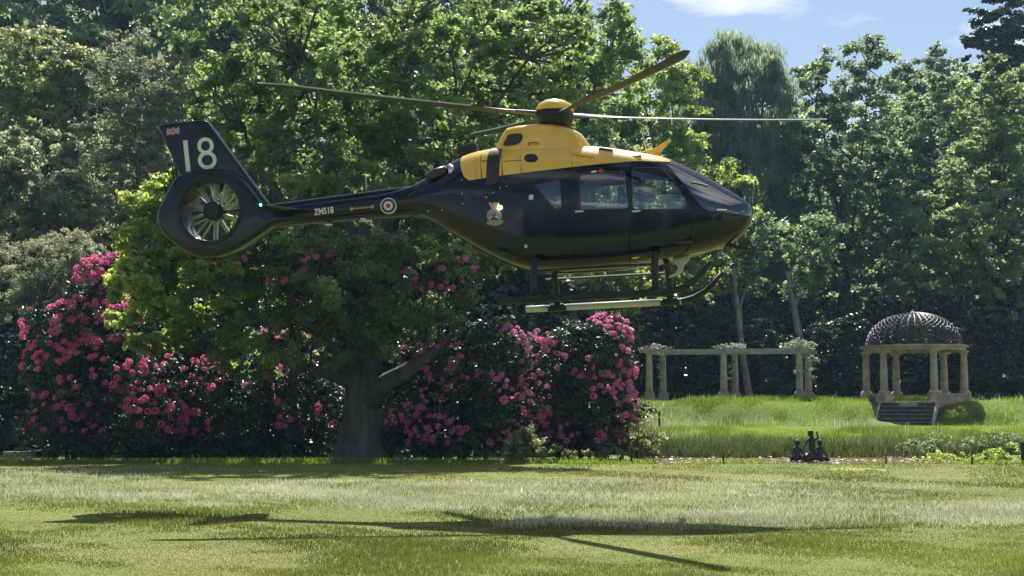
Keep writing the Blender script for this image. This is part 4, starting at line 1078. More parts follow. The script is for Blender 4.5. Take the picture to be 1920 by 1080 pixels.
for side, y0, y1 in (('right', -1.3, -0.2), ('left', 0.2, 1.3)):
    for nm, dp, wp, lab in (('sliding_door', D_REAR, W_REAR, None), ('cockpit_door', D_FRONT, W_FRONT, None)):
        dm2 = boolean(shd.copy(), cutter([(dp, y0, y1)]), 'INTERSECT'); dm2 = boolean(dm2, cutter([(wp, -1.3, 1.3)]), 'DIFFERENCE')
        do = link(nm, smooth_by_angle(dm2, 30), M['navy2'], heli)
        gl = boolean(shg.copy(), cutter([(wp, y0, y1)]), 'INTERSECT'); link('window', smooth_by_angle(gl, 30), M['glass'], do)
        sl_ = boolean(shell(0.011, 0.02), cutter([(grow(wp, 0.013), y0, y1)]), 'INTERSECT'); sl_ = boolean(sl_, cutter([(wp, -1.3, 1.3)]), 'DIFFERENCE'); link('window_seal', smooth_by_angle(sl_, 30), M['seal'], do)
        hx, hz = (hp(1080, 397, -0.78) if nm == 'sliding_door' else hp(1193, 396, -0.78))
        if nm == 'sliding_door': hx += 0.06
        yy = half_width(hx, hz) + 0.012
        hm = MB(); hm.box((hx - 0.07, -0.012, hz - 0.018), (hx + 0.07, 0.012, hz + 0.018)); me_ = bevelled(hm.mesh('handle'), 0.006, 2)
        ho = link('handle', me_, M['steel'], do); ho.location = (0, -yy if y0 < 0 else yy, 0)
    gl = boolean(shg.copy(), cutter([(W_SMALL, y0, y1)]), 'INTERSECT'); link('window', smooth_by_angle(gl, 30), M['glass'], heli)
    gl = boolean(shg.copy(), cutter([(W_CHIN, y0 if y0 < 0 else 0.1, y1 if y1 > 0.3 else -0.1)]), 'INTERSECT'); link('chin_window', smooth_by_angle(gl, 30), M['chin'], heli)
    gl = boolean(shg.copy(), cutter([(W_SCREEN, -1.3, -0.035) if y0 < 0 else (W_SCREEN, 0.035, 1.3)]), 'INTERSECT'); link('windscreen', smooth_by_angle(gl, 30), M['wind'], heli)
    # grab rail of the sliding door and its track
    sg = -1 if y0 < 0 else 1
    tx0, tz0 = hp(1020, 411, -0.78); tx1, tz1 = hp(1106, 406, -0.78)
    tm_ = MB(); tm_.tube([(tx0, sg * (half_width(tx0, tz0) + 0.012), tz0), ((tx0+tx1)/2, sg * (half_width((tx0+tx1)/2, (tz0+tz1)/2) + 0.012), (tz0+tz1)/2), (tx1, sg * (half_width(tx1, tz1) + 0.018), tz1)], 0.016, 6); tm_.build('door_track', M['black'], heli)

# surface decals and small fittings on the near side
def patch(name, pts, m, parent, off=0.012, y=-0.7, sub=1, th=0.01):
    """A flat marking or small panel laid on the curved side of the fuselage."""
    pl = spoly(pts)
    c = (sum(p[0] for p in pl) / len(pl), sum(p[1] for p in pl) / len(pl))
    v = []; f = []; n_ = len(pl); rings = [0.0, 0.5, 1.0]
    v.append((c[0], -half_width(*c) - off, c[1]))
    for r_ in rings[1:]:
        for p in pl:
            xx, zz = c[0] + (p[0]-c[0]) * r_, c[1] + (p[1]-c[1]) * r_; v.append((xx, -half_width(xx, zz) - off, zz))
    for k in range(n_): f.append((0, 1 + k, 1 + (k+1) % n_)); f.append((1 + k, 1 + n_ + k, 1 + n_ + (k+1) % n_, 1 + (k+1) % n_))
    q = len(v)
    for p in pl: v.append((p[0], -half_width(*p) + 0.002, p[1]))
    for k in range(n_): f.append((1 + n_ + k, q + k, q + (k+1) % n_, 1 + n_ + (k+1) % n_))
    mb = MB(); mb.add(v, f); return mb.build(name, m, parent)
def disc_pts(cx, cy_, r, n_=20, ry=None): return [(cx + r * math.cos(2*math.pi*k/n_), cy_ + (ry or r) * math.sin(2*math.pi*k/n_)) for k in range(n_)]
hpm = boolean(shell(0.013, 0.03), cutter([(poly([(914.5, 240), (939, 240), (940.5, 310), (941, 333), (938, 347), (917, 351), (915.5, 314)], -0.5), -1.3, 0.0)]), 'INTERSECT')
link('heat_panel', smooth_by_angle(hpm, 30), M['brown'], heli)
for q_ in ([(901.5, 291), (903.5, 290.5), (904.5, 334), (902.5, 334)], [(941, 282), (943.5, 281.5), (944, 331), (941.5, 331.5)], [(904, 302), (915, 300), (915, 301.5), (904, 303.5)]):
    patch('panel_joint', q_, M['black'], heli, 0.013, -0.6)
for q_ in ([(976.5, 283), (977.7, 283), (978, 325), (976.8, 325)], [(1072, 279), (1073.2, 279), (1074, 312), (1072.8, 312)], [(944, 302), (977, 300), (977, 301.2), (944, 303.2)], [(892, 294), (893, 294), (893.5, 336), (892.5, 336)], [(1074, 290), (1115, 296), (1115, 297), (1074, 291)]):
    patch('panel_joint', q_, M['brown'], heli, 0.009, -0.6)
gr = patch('grille', disc_pts(996, 296.5, 13, 18, 8), M['brown'], heli, 0.014, -0.6)
for k in range(5):
    yy = 290.5 + 3 * k; hw_ = 12 * math.sqrt(max(0.05, 1 - ((yy - 296.5) / 8) ** 2)); patch('slat', [(996 - hw_, yy - 0.6), (996 + hw_, yy - 0.6), (996 + hw_, yy + 0.6), (996 - hw_, yy + 0.6)], M['grey'], gr, 0.022, -0.6)
patch('vent', disc_pts(967, 369, 9, 16, 7), M['black'], heli, 0.012, -0.72)
patch('placard', [(992, 366), (1000, 365), (1000, 374), (992, 375)], M['white'], heli, 0.012, -0.72)
patch('rescue_marking', [(1109, 321), (1119, 319.5), (1119, 323), (1109, 324.5)], M['white'], heli, 0.016, -0.72)
patch('rescue_marking', [(1120, 321), (1127, 316), (1134, 320), (1127, 326)], M['red'], heli, 0.016, -0.72)
patch('door_seal', [(1182.8, 303), (1186, 303), (1186.5, 493), (1183.5, 494)], M['black'], heli, 0.005, -0.75) if False else None
patch('drain_fitting', [(984, 459), (989, 459), (989, 465), (984, 465)], M['steel'], heli, 0.02, -0.75)
patch('belly_lamp', [(1184, 483), (1199, 481.5), (1198, 485.5), (1188, 486)], M['white'], heli, 0.02, -0.6)
for px, py in [(938, 352), (950, 349), (912, 370), (925, 361), (866, 337), (866, 363), (868, 382), (829, 394), (803, 396), (1090, 334), (1165, 324)]:
    patch('rivet', disc_pts(px, py, 1.3, 6), M['steel'], heli, 0.012, -0.6)
# squadron badge
bd = patch('badge', disc_pts(927, 405, 14, 22, 14.5), M['gold'], heli, 0.011, -0.7)
patch('badge_field', disc_pts(927, 405, 12, 22, 12.4), M['pale'], bd, 0.014, -0.7)
patch('badge_border', disc_pts(927, 409.5, 8.6, 16, 4.2), M['white'], bd, 0.017, -0.7)
patch('badge_wave', [(919, 409), (927, 407), (935, 410), (933, 413), (921, 413)], M['blue'], bd, 0.020, -0.7)
patch('badge_charge', [(922, 405), (927, 401), (931, 397), (930, 405), (926, 410)], M['red'], bd, 0.023, -0.7)
patch('crown_emblem', [(916, 381), (919, 379), (923, 382), (927, 378.5), (931, 382), (935, 379), (936, 384), (931, 391.5), (922, 391.5)], M['gold'], bd, 0.014, -0.7)
patch('scroll', [(912.5, 417), (917, 415.5), (922, 419), (929, 420), (937, 417), (941, 413), (944, 415), (941, 419.5), (934, 422.5), (926, 423.5), (918, 421), (914, 421)], M['gold'], bd, 0.014, -0.7)
lx, lz = hp(938.5, 389.5, -0.72)
lmp = MB(); lmp.lathe([(0.035, 0.0), (0.034, 0.02), (0.024, 0.036), (0.006, 0.042)], 14, (0, 0, 0), 'y')
o = lmp.build('side_lamp', M['white_lamp'], heli, (lx, -half_width(lx, lz) - 0.006, lz), True); o.scale = (1, -1, 1)

# cabin inside
fl = MB(); z0 = hp(1130, 470, 0)[1]; fl.box((-0.9, -0.66, z0 - 0.03), (2.35, 0.66, z0)); fl.build('cabin_floor', M['interior'], heli)
bk = MB(); bk.box((-0.98, -0.6, z0), (-0.93, 0.6, z0 + 1.15)); bk.build('bulkhead', M['interior'], heli)
def seat(x_, y_):
    m_ = MB(); m_.box((x_ - 0.22, y_ - 0.2, z0 + 0.24), (x_ + 0.22, y_ + 0.2, z0 + 0.36)); m_.box((x_ - 0.30, y_ - 0.2, z0 + 0.30), (x_ - 0.19, y_ + 0.2, z0 + 0.86)); m_.box((x_ - 0.31, y_ - 0.12, z0 + 0.87), (x_ - 0.21, y_ + 0.12, z0 + 1.02)); m_.box((x_ - 0.15, y_ - 0.15, z0), (x_ + 0.15, y_ + 0.15, z0 + 0.24))
    m_.build('seat', M['seat'], heli, bevel=0.03)
for x_, y_ in [(1.42, -0.36), (1.42, 0.36), (0.1, -0.4), (0.1, 0.4)]: seat(x_, y_)
ip = MB(); ip.prism([(2.05, z0), (2.45, z0), (2.55, z0 + 0.35), (2.40, z0 + 0.72), (2.22, z0 + 0.72), (2.1, z0 + 0.4)], -0.46, 0.46); ip.build('instrument_panel', M['interior'], heli, bevel=0.03)
rf = MB(); rx0, rz0 = hp(1100, 308, 0); rf.box((-0.5, -0.5, rz0 - 0.02), (1.55, 0.5, rz0 + 0.0)); rf.build('headliner', M['interior'], heli)
# cockpit window bars
for ya, xa in ((336, (1187, 1256)), (362, (1187, 1275))):
    a = hp(xa[0], ya, -0.72); b_ = hp(xa[1], ya, -0.72)
    m_ = MB(); m_.tube([(a[0], -half_width(*a) + 0.02, a[1]), (b_[0], -half_width(*b_) + 0.02, b_[1])], 0.011, 6); m_.build('window_bar', M['black'], heli)
# wiper
a = hp(1300, 343, -0.35); b_ = hp(1327, 348, -0.25)
wv = lambda q: (q[0], -half_width(*q) - 0.015, q[1])
m_ = MB(); m_.tube([wv(hp(1299, 342, -0.45)), wv(hp(1314, 345, -0.4)), wv(hp(1328, 349, -0.35))], 0.012, 6); m_.build('wiper', M['steel'], heli)
m_ = MB(); m_.tube([wv(hp(1345, 395.5, -0.4)), wv(hp(1363, 395, -0.4))], 0.016, 6); m_.build('pitot_tube', M['steel'], heli)

# gearbox fairing above the cowling
def fairing(name, stations, m, n_=36, e=5.0):
    v = []; f = []
    for x_, zb, zt, hb, ht in stations:
        for k in range(n_):
            t = k / (n_ - 1) * math.pi; c, s = math.cos(t), math.sin(t)
            yy = math.copysign(abs(c) ** (2 / e), c); zz = abs(s) ** (2 / e)
            v.append((x_, yy * (hb + (ht - hb) * zz), zb + (zt - zb) * zz))
    for i in range(len(stations) - 1):
        for k in range(n_ - 1): f.append((i*n_+k, i*n_+k+1, (i+1)*n_+k+1, (i+1)*n_+k))
        f.append((i*n_, (i+1)*n_, (i+1)*n_+n_-1, i*n_+n_-1))
    f.append(tuple(range(n_))); f.append(tuple(reversed(range((len(stations)-1)*n_, len(stations)*n_))))
    mb = MB(); mb.add(v, f); me_ = mb.mesh(name)
    return link(name, smooth_by_angle(me_, 38), m, heli)
fs = []
for px, yt, hb in [(934, 283, .34), (941, 270, .40), (950, 252, .43), (957, 243.5, .45), (975, 240, .47), (1012, 236, .49), (1040, 237, .49), (1062, 241, .48), (1082, 247.5, .46), (1092, 253, .44), (1100, 264, .42), (1109, 277, .36), (1114, 284, .3)]:
    x_, zt = hp(px, yt, 0); zb = hp(px, 300, 0)[1]; fs.append((x_, zb, zt, hb, hb * 0.80))
fair = fairing('gearbox_fairing', fs, M['yellow'])
def fairpatch(name, pts, m, y):
    pl = poly(pts, y); mb = MB(); mb.prism(pl, y - 0.012, y + 0.03); return mb.build(name, m, fair)
fairpatch('mesh_vent', [(943, 272), (953, 252.5), (962, 250.5), (977, 250.5), (980, 256), (977, 266), (970, 271), (950, 274)], M['brown'], -0.435)
hb_ = MB()
pl = [hp(990, 273, -0.48), hp(991, 268, -0.50), hp(1008, 267, -0.50), hp(1009, 272, -0.48)]
hb_.tube([(pl[0][0], -0.44, pl[0][1]), (pl[1][0], -0.50, pl[1][1]), (pl[2][0], -0.50, pl[2][1]), (pl[3][0], -0.44, pl[3][1])], 0.012, 6); hb_.build('grab_rail', M['red'], heli)
# roof intake slot and hump
sx, sz = hp(1136, 282, -0.3)
it = MB(); ip_ = poly([(1122, 280), (1126, 277.5), (1150, 281), (1152, 285), (1124, 285)], -0.4); it.prism(rounded(ip_, 0.02), -0.46, -0.30); it.build('air_intake', M['brown'], heli)
bl = []
for px, yt, hb in [(1112, 311, .02), (1122, 304, .05), (1150, 299, .07), (1180, 296, .06), (1200, 299, .02)]:
    x_, zt = hp(px, yt, -0.62); bl.append((x_, zt))
# wire cutter, aerials
wc = MB(); wc.prism(poly([(1203, 292), (1219, 282), (1254, 262), (1258, 263), (1247, 276), (1236, 288), (1243, 297)], 0), -0.025, 0.025); wc.build('wire_cutter', M['yellow'], heli, bevel=0.008)
def aerial(name, p0, p1, r0, r1, m, y=0.0):
    a = hp(*p0, y); b_ = hp(*p1, y); q = MB(); q.tube([(a[0], y, a[1]), ((a[0]+b_[0])/2, y, (a[1]+b_[1])/2), (b_[0], y, b_[1])], [r0, (r0+r1)/2, r1], 7); q.build(name, m, heli, smooth=True)
aerial('whip_aerial', (1213, 287), (1205, 252), 0.012, 0.005, M['white'])
aerial('whip_aerial', (687, 358), (686, 329), 0.010, 0.006, M['white'])
ab = MB(); ab.prism(poly([(1143, 279), (1145, 270), (1151, 270), (1157, 279)], 0), -0.02, 0.02); ab.build('blade_aerial', M['white'], heli)
ab = MB(); ab.prism(poly([(1191, 289), (1193, 279), (1196, 279), (1202, 290)], 0), -0.02, 0.02); ab.build('blade_aerial', M['white'], heli)
bxm = MB(); bxm.prism(poly([(868, 293), (870, 274), (893, 269), (896, 273), (897, 288)], 0.1), -0.02, 0.2); bxm.build('antenna_box', M['black'], heli, bevel=0.01)
# exhaust pipe
ex0 = hp(850, 323, -0.32); ex1 = hp(828, 321, -0.32)
for sg in (-1, 1):
    ex = MB(); n_ = 16; v = []; f = []
    for (x_, z_, r_) in ((ex0[0] + 0.05, ex0[1] - 0.02, 0.08), (ex0[0] + 0.02, ex0[1], 0.095), (ex0[0] - 0.06, ex1[1] + 0.0, 0.1), (ex0[0] - 0.06, ex1[1] + 0.0, 0.085), (ex0[0] - 0.0, ex0[1], 0.08)):
        for k in range(n_):
            th = 2 * math.pi * k / n_; v.append((x_, sg * (0.34 + 0.02 * (ex0[0] - x_)) + r_ * math.cos(th), z_ + 1.15 * r_ * math.sin(th)))
    for i in range(4):
        for k in range(n_): f.append((i*n_+k, i*n_+(k+1) % n_, (i+1)*n_+(k+1) % n_, (i+1)*n_+k))
    ex.add(v, f); ex.build('exhaust_pipe', M['steel'], heli, smooth=True)
    xb = MB(); xb.tube([(ex1[0] + 0.1, sg * 0.34, ex1[1] + 0.01), (ex1[0] - 0.1, sg * 0.33, ex1[1] - 0.03), (ex1[0] - 0.28, sg * 0.30, ex1[1] - 0.09)], [0.08, 0.088, 0.08], 14); xb.build('exhaust_nozzle', M['brown'], heli, smooth=True)

# tail boom
TB = [(800, 338, 412, .27), (770, 350, 406.5, .235), (730, 361, 409.5, .22), (690, 367, 411.5, .21), (620, 376, 418, .20), (560, 384, 423, .19), (520, 388, 428, .185), (480, 391, 434, .17)]
v = []; f = []; nr = 28
for px, yt, yb, hw in TB:
    x_, zt = hp(px, yt, 0); zb = hp(px, yb, 0)[1]
    for k in range(nr):
        th = 2 * math.pi * k / nr; c, s = math.cos(th), math.sin(th)
        v.append((x_, hw * math.copysign(abs(c) ** 0.85, c), (zt + zb) / 2 + (zt - zb) / 2 * math.copysign(abs(s) ** 0.85, s)))
for i in range(len(TB) - 1):
    for k in range(nr): f.append((i*nr+k, i*nr+(k+1) % nr, (i+1)*nr+(k+1) % nr, (i+1)*nr+k))
f.append(tuple(range(nr))); f.append(tuple(reversed(range((len(TB)-1)*nr, len(TB)*nr))))
tb = MB(); tb.add(v, f); boom = tb.build('tail_boom', M['navy'], heli, smooth=True)
ds = MB(); v = []; f = []; ca = [(-0.15, None)] + [(-0.105 * math.cos(t), math.sin(t)) for t in np.linspace(0.25, math.pi - 0.25, 11).tolist()] + [(0.15, None)]; nc = len(ca)
dst = [(790, 346.5), (780, 347.5), (700, 358), (620, 368.5), (560, 376.5), (508, 383)]
for px, yt in dst:
    x_, zt = hp(px, yt, 0); zb = hp(px, yt + 16, 0)[1]
    for yy, u in ca: v.append((x_, yy, zb if u is None else zt - 0.075 + 0.075 * u))
for i in range(len(dst) - 1):
    for k in range(nc): f.append((i*nc+k, i*nc+(k+1) % nc, (i+1)*nc+(k+1) % nc, (i+1)*nc+k))
f.append(tuple(range(nc))); f.append(tuple(reversed(range((len(dst)-1)*nc, len(dst)*nc)))); ds.add(v, f)
link('drive_shaft_cover', smooth_by_angle(ds.mesh('cover'), 40), M['navy'], boom)
def boomflat(name, pts, m, off=0.0, parent=None, y=-0.205):
    pl = poly(pts, y); mb = MB(); mb.prism(pl, y - 0.012 - off, y + 0.02); return mb.build(name, m, parent or boom)
rd = boomflat('roundel', disc_pts(728.5, 386, 15, 28), M['white'], 0.0, None, -0.228)
boomflat('roundel_ring', disc_pts(728.5, 386, 13.2, 28), M['blue'], 0.003, rd, -0.228)
boomflat('roundel_ring', disc_pts(728.5, 386, 8.6, 24), M['white'], 0.006, rd, -0.228)
boomflat('roundel_centre', disc_pts(728.5, 386, 4.3, 18), M['red'], 0.009, rd, -0.228)
a = hp(660, 392, -0.21); b_ = hp(699, 388, -0.21)
m_ = MB(); m_.tube([(a[0], -0.225, a[1]), (b_[0], -0.225, b_[1])], 0.012, 6); m_.lathe([(0.03, 0), (0.034, 0.015), (0.02, 0.03)], 10, (a[0], -0.24, a[1]), 'y'); m_.lathe([(0.03, 0), (0.034, 0.015), (0.02, 0.03)], 10, (b_[0], -0.24, b_[1]), 'y'); m_.build('tie_rod', M['gold'], boom)
for px, py in ((682, 411), (685, 415), (617, 422)):
    x_, z_ = hp(px, py, -0.05); m_ = MB(); m_.box((x_ - 0.05, -0.10, z_ - 0.01), (x_ + 0.05, -0.02, z_ + 0.015)); m_.build('belly_aerial', M['steel'], boom)

def text(name, body, size, p, m, parent, y, slope=0.0, sx=0.8):
    cu = bpy.data.curves.new(name, 'FONT'); cu.body = body; cu.size = size; cu.extrude = 0.004; cu.offset = 0.004
    o = bpy.data.objects.new('tmp', cu); col.objects.link(o)
    dg = bpy.context.evaluated_depsgraph_get(); dg.update()
    me_ = bpy.data.meshes.new_from_object(o.evaluated_get(dg)); bpy.data.objects.remove(o)
    me_.transform(Matrix.Translation((p[0], y, p[1])) @ Matrix.Rotation(-slope, 4, 'Y') @ Matrix.Rotation(R(90), 4, 'X') @ Matrix.Diagonal((sx, 1, 1, 1)))
    return link(name, me_, m, parent)
text('serial_number', 'ZM518', 0.155, hp(590, 403.5, -0.21), M['white'], boom, -0.215, R(3.5), 0.80)

# fan shroud and fin
HC = hp(403, 397, 0); HRAD = 0.575
shr = MB(); shr.prism(poly([(500, 384), (522, 399), (560, 400), (560, 418), (522, 424), (496, 441), (466, 461), (441, 475), (418, 483), (396, 485.5), (374, 482), (348, 469), (324, 451), (308, 432), (302, 412), (305, 395), (314, 378), (322, 362), (331, 344), (343, 331), (372, 322), (405, 318), (440, 322), (470, 345)], 0), -0.23, 0.23)
shm_ = bevelled(shr.mesh('shroud'), 0.17, 5, 50)
cyl = MB(); cyl.lathe([(HRAD, -0.5), (HRAD, 0.5)], 64, (HC[0], 0, HC[1]), 'y')
shm_ = boolean(shm_, cyl.mesh('cut'), 'DIFFERENCE')
shroud = link('fan_shroud', smooth_by_angle(shm_, 35), M['navy'], heli)
for sg in (-1, 1):
    tr = MB(); tr.tube([(HC[0] + (HRAD + 0.035) * math.cos(t), sg * 0.205, HC[1] + (HRAD + 0.035) * math.sin(t)) for t in np.linspace(0, 2 * math.pi, 65)], 0.05, 8, cap=False); tr.build('duct_lip', M['navy2'], shroud, smooth=True)
dw = MB(); v = []; f = []
for k in range(64):
    t = 2 * math.pi * k / 64
    for r_, y_ in ((HRAD - 0.008, -0.2), (HRAD + 0.05, -0.2), (HRAD + 0.05, 0.2), (HRAD - 0.008, 0.2)): v.append((HC[0] + r_ * math.cos(t), y_, HC[1] + r_ * math.sin(t)))
for k in range(64):
    for i in range(4): f.append((k*4+i, ((k+1) % 64)*4+i, ((k+1) % 64)*4+(i+1) % 4, k*4+(i+1) % 4))
dw.add(v, f); dw.build('duct_wall', M['black'], shroud, smooth=False)
skg = MB(); skg.tube([(hp(380, 482, 0)[0], 0, hp(380, 484, 0)[1]), (hp(405, 487, 0)[0], 0, hp(405, 487.5, 0)[1])], 0.04, 8); skg.build('tail_bumper', M['black'], shroud, smooth=True)
fnm = MB(); fnm.prism(poly([(298, 237), (303, 234.5), (384, 226), (393, 230), (401, 241), (506, 383), (500, 398), (470, 380), (440, 345), (360, 345), (343, 335)], 0), -0.095, 0.095)
fin_ = link('tail_fin', smooth_by_angle(bevelled(fnm.mesh('fin'), 0.06, 4, 30), 40), M['navy'], heli)
fp = MB(); fp.prism(poly([(306, 240), (372, 233), (424, 312), (345, 327)], 0), -0.100, -0.090); fp.build('fin_panel', M['navy2'], fin_)
for px, w_ in ((330, 6), (345, 6), (360, 8)):
    x_, z_ = hp(px, 231.5 + (384 - px) * 0.02, 0); q = MB(); q.lathe([(0.05 * w_ / 8, -0.02), (0.05 * w_ / 8, 0.02), (0.03 * w_ / 8, 0.06), (0.005, 0.075)], 12, (x_, 0, z_)); q.build('fin_lamp', M['grey'], fin_, smooth=True)
# figure 18 on the fin
def finpoly(name, pts, m, off=0.0, parent=None):
    pl = poly(pts, -0.1); mb = MB(); mb.prism(pl, -0.108 - off, -0.09); return mb.build(name, m, parent or fin_)
finpoly('numeral_one', [(343.5, 264), (351.5, 263), (357.5, 321), (349.5, 322)], M['white'])
def annulus(cx, cy_, rx, ry, w_, name='numeral_eight', y=-0.1):
    mb = MB(); v = []; f = []; n_ = 30
    for k in range(n_):
        t = 2 * math.pi * k / n_
        for r_ in (1.0, None):
            ex_ = rx if r_ else rx - w_; ey = ry if r_ else ry - w_
            p = hp(cx + ex_ * math.cos(t), cy_ + ey * math.sin(t), y); v.append((p[0], -0.109, p[1])); v.append((p[0], -0.09, p[1]))
    for k in range(n_):
        a_, b2 = k * 4, ((k + 1) % n_) * 4
        f += [(a_, b2, b2 + 2, a_ + 2), (a_, a_ + 1, b2 + 1, b2), (a_ + 2, b2 + 2, b2 + 3, a_ + 3), (a_ + 1, a_ + 3, b2 + 3, b2 + 1)]
    mb.add(v, f); return mb
e8 = annulus(385.5, 273.5, 15.2, 15.8, 6.6); lo8 = annulus(389, 300.5, 17.4, 17.0, 6.9)
lo8.v = [(x_, y_ + (-0.002 if y_ < -0.1 else 0), z_) for x_, y_, z_ in lo8.v]
e8.add(lo8.v, lo8.f); e8.build('numeral_eight', M['white'], fin_)
# union flag
fx0, fy0, fx1, fy1 = 312.5, 239.5, 337.0, 253.0
def fl_(u, v_): return (fx0 + (fx1 - fx0) * u, fy0 + 1.5 * (1 - u) - 1.5 * u + (fy1 - fy0) * v_)
flag = finpoly('flag', [fl_(0, 0), fl_(1, 0), fl_(1, 1), fl_(0, 1)], M['blue'])
def bar(u0, v0, u1, v1, w_, m, off):
    dx, dy = (u1 - u0) * 2, (v1 - v0); l_ = math.hypot(dx, dy); nx_, ny_ = -dy / l_ * w_ / 2, dx / l_ * w_
    finpoly('flag_stripe', [fl_(u0 + nx_, min(1, max(0, v0 + ny_))), fl_(u1 + nx_, min(1, max(0, v1 + ny_))), fl_(u1 - nx_, min(1, max(0, v1 - ny_))), fl_(u0 - nx_, min(1, max(0, v0 - ny_)))], m, off, flag)
bar(0.04, 0.06, 0.96, 0.94, 0.10, M['white'], 0.002); bar(0.04, 0.94, 0.96, 0.06, 0.10, M['white'], 0.0025)
bar(0.04, 0.06, 0.96, 0.94, 0.035, M['red'], 0.004); bar(0.04, 0.94, 0.96, 0.06, 0.035, M['red'], 0.0045)
bar(0, 0.5, 1, 0.5, 0.17, M['white'], 0.006)
finpoly('flag_stripe', [fl_(0.41, 0), fl_(0.59, 0), fl_(0.59, 1), fl_(0.41, 1)], M['white'], 0.0065, flag)
bar(0, 0.5, 1, 0.5, 0.10, M['red'], 0.008)
finpoly('flag_stripe', [fl_(0.45, 0), fl_(0.55, 0), fl_(0.55, 1), fl_(0.45, 1)], M['red'], 0.0085, flag)
for p0, p1 in (((322, 300), (327, 345)), ((329, 305), (333, 343))):
    aerial('static_wick', p0, p1, 0.012, 0.02, M['black'])

# fan inside the shroud
fanh = MB(); fanh.lathe([(0.02, -0.20), (0.12, -0.19), (0.165, -0.15), (0.175, -0.08), (0.175, 0.10), (0.10, 0.16), (0.02, 0.17)], 28, (HC[0], 0, HC[1]), 'y')
fan = fanh.build('fan_hub', M['black'], heli, smooth=True)
bm_ = MB(); bm_.add([(-0.03, -0.02, 0.15), (0.03, 0.02, 0.15), (0.045, 0.05, 0.555), (-0.045, -0.05, 0.555), (-0.026, -0.03, 0.15), (0.034, 0.01, 0.15), (0.049, 0.04, 0.555), (-0.041, -0.06, 0.555)],
        [(0, 1, 2, 3), (7, 6, 5, 4), (0, 4, 5, 1), (1, 5, 6, 2), (2, 6, 7, 3), (3, 7, 4, 0)])
bmm = bm_.mesh('fan_blade'); bmm.materials.append(M['fanblade'])
for k, a in enumerate([5, 38, 75, 112, 148, 181, 222, 258, 290, 328]):
    o = link('fan_blade', bmm, None, fan, (HC[0], 0.0, HC[1])); o.rotation_euler = (0, R(a), 0)
stm = MB(); stm.box((-0.007, 0.08, 0.16), (0.007, 0.15, 0.57)); stmm = stm.mesh('stator_vane'); stmm.materials.append(M['fanblade'])
for k in range(11):
    o = link('stator_vane', stmm, None, shroud, (HC[0], 0.0, HC[1])); o.rotation_euler = (0, R(18 + 360 / 11 * k), 0)
sv = MB(); sv.tube([(HC[0] + 0.1, 0.12, HC[1] + 0.02), (HC[0] + 0.56, 0.12, HC[1] + 0.02)], 0.028, 8); sv.build('drive_strut', M['black'], heli)

# stabiliser
zs = hp(545, 399, -0.2)[1]; r0 = hp(512, 398, -0.18)[0]; r1 = hp(590, 400, -0.18)[0]
for sg in (-1, 1):
    t0 = r0 + 0.10; t1 = r0 + 0.36
    v = []
    for (x0_, x1_, yy, th_) in ((r0, r1, 0.12, 0.05), (t0, t1, 1.28, 0.03)):
        for u, hgt in ((0, 0), (0.3, 0.8), (0.7, 1), (1, 0.2), (0.7, -0.8), (0.3, -0.6)):
            v.append((x0_ + (x1_ - x0_) * u, sg * yy, zs + th_ * hgt * 0.5))
    f = [(k, (k+1) % 6, 6 + (k+1) % 6, 6 + k) for k in range(6)] + [(0, 1, 2, 3, 4, 5), (11, 10, 9, 8, 7, 6)]
    q = MB(); q.add(v, f); so = q.build('stabiliser', M['navy'], heli)
    q = MB(); q.lathe([(0.02, 0), (0.022, 0.015), (0.012, 0.03)], 10, (t0 + 0.12, sg * 1.29, zs), 'y')
    if sg < 0: q.build('navigation_lamp', M['green_lamp'], so, smooth=True)
    else: q.build('navigation_lamp', M['red'], so, smooth=True)

# main rotor
rot = MB()
rot.lathe([(0.16, -0.55), (0.17, -0.30), (0.22, -0.24), (0.30, -0.18), (0.33, -0.06), (0.30, 0.06), (0.28, 0.08)], 28, (0, 0, 0))
TILT = Euler((R(2.8), R(4.4), 0)).to_matrix().to_4x4()
rotor = rot.build('main_rotor', M['black'], heli, (0, 0, HUBZ), True)
rotor.rotation_euler = TILT.to_euler()
dmc = MB(); dmc.lathe([(0.335, 0.065), (0.335, 0.10), (0.28, 0.185), (0.18, 0.245), (0.06, 0.268), (0.005, 0.27)], 32); dmc.build('hub_cap', M['yellow'], rotor, smooth=True)
def blade_mesh(bands):
    prof = [(-0.30, 0.0), (-0.18, 0.55), (0.05, 0.9), (0.35, 0.8), (0.55, 0.45), (0.70, 0.0), (0.45, -0.35), (0.1, -0.45), (-0.18, -0.3)]
    rs = [0.24, 0.34, 0.5, 0.75, 1.0, 1.3, 1.7, 2.2, 2.8, 3.4, 4.0, 4.5, 4.85, 5.05, 5.12]
    v = []; f = []; n_ = len(prof)
    for r_ in rs:
        ch = 0.14 + 0.13 * float(sstep(0.5, 1.4, r_)); ch *= 1 - 0.45 * float(sstep(4.8, 5.15, r_))
        th_ = 0.10 - 0.068 * float(sstep(0.3, 1.3, r_)); swp = -0.10 * float(sstep(4.6, 5.15, r_))
        zc = 0.030 * (r_ - 0.24) + 0.004 * (r_ - 0.24) ** 2
        pit = R(11 - 8 * (r_ / 5.1)); 
        for a_, t_ in prof:
            yy = a_ * ch * -1 + swp; zz = t_ * th_ * 0.55
            v.append((r_, yy * math.cos(pit) + zz * math.sin(pit), zc + zz * math.cos(pit) - yy * -math.sin(pit)))
    for i in range(len(rs) - 1):
        for k in range(n_): f.append((i*n_+k, i*n_+(k+1) % n_, (i+1)*n_+(k+1) % n_, (i+1)*n_+k))
    f.append(tuple(reversed(range(n_)))); f.append(tuple(range((len(rs)-1)*n_, len(rs)*n_)))
    mb = MB(); mb.add(v, f); return mb.mesh('blade')
bmsh = blade_mesh(None); smooth_by_angle(bmsh, 50); bmsh.materials.append(M['blade'])
es_ = MB(); ep = []
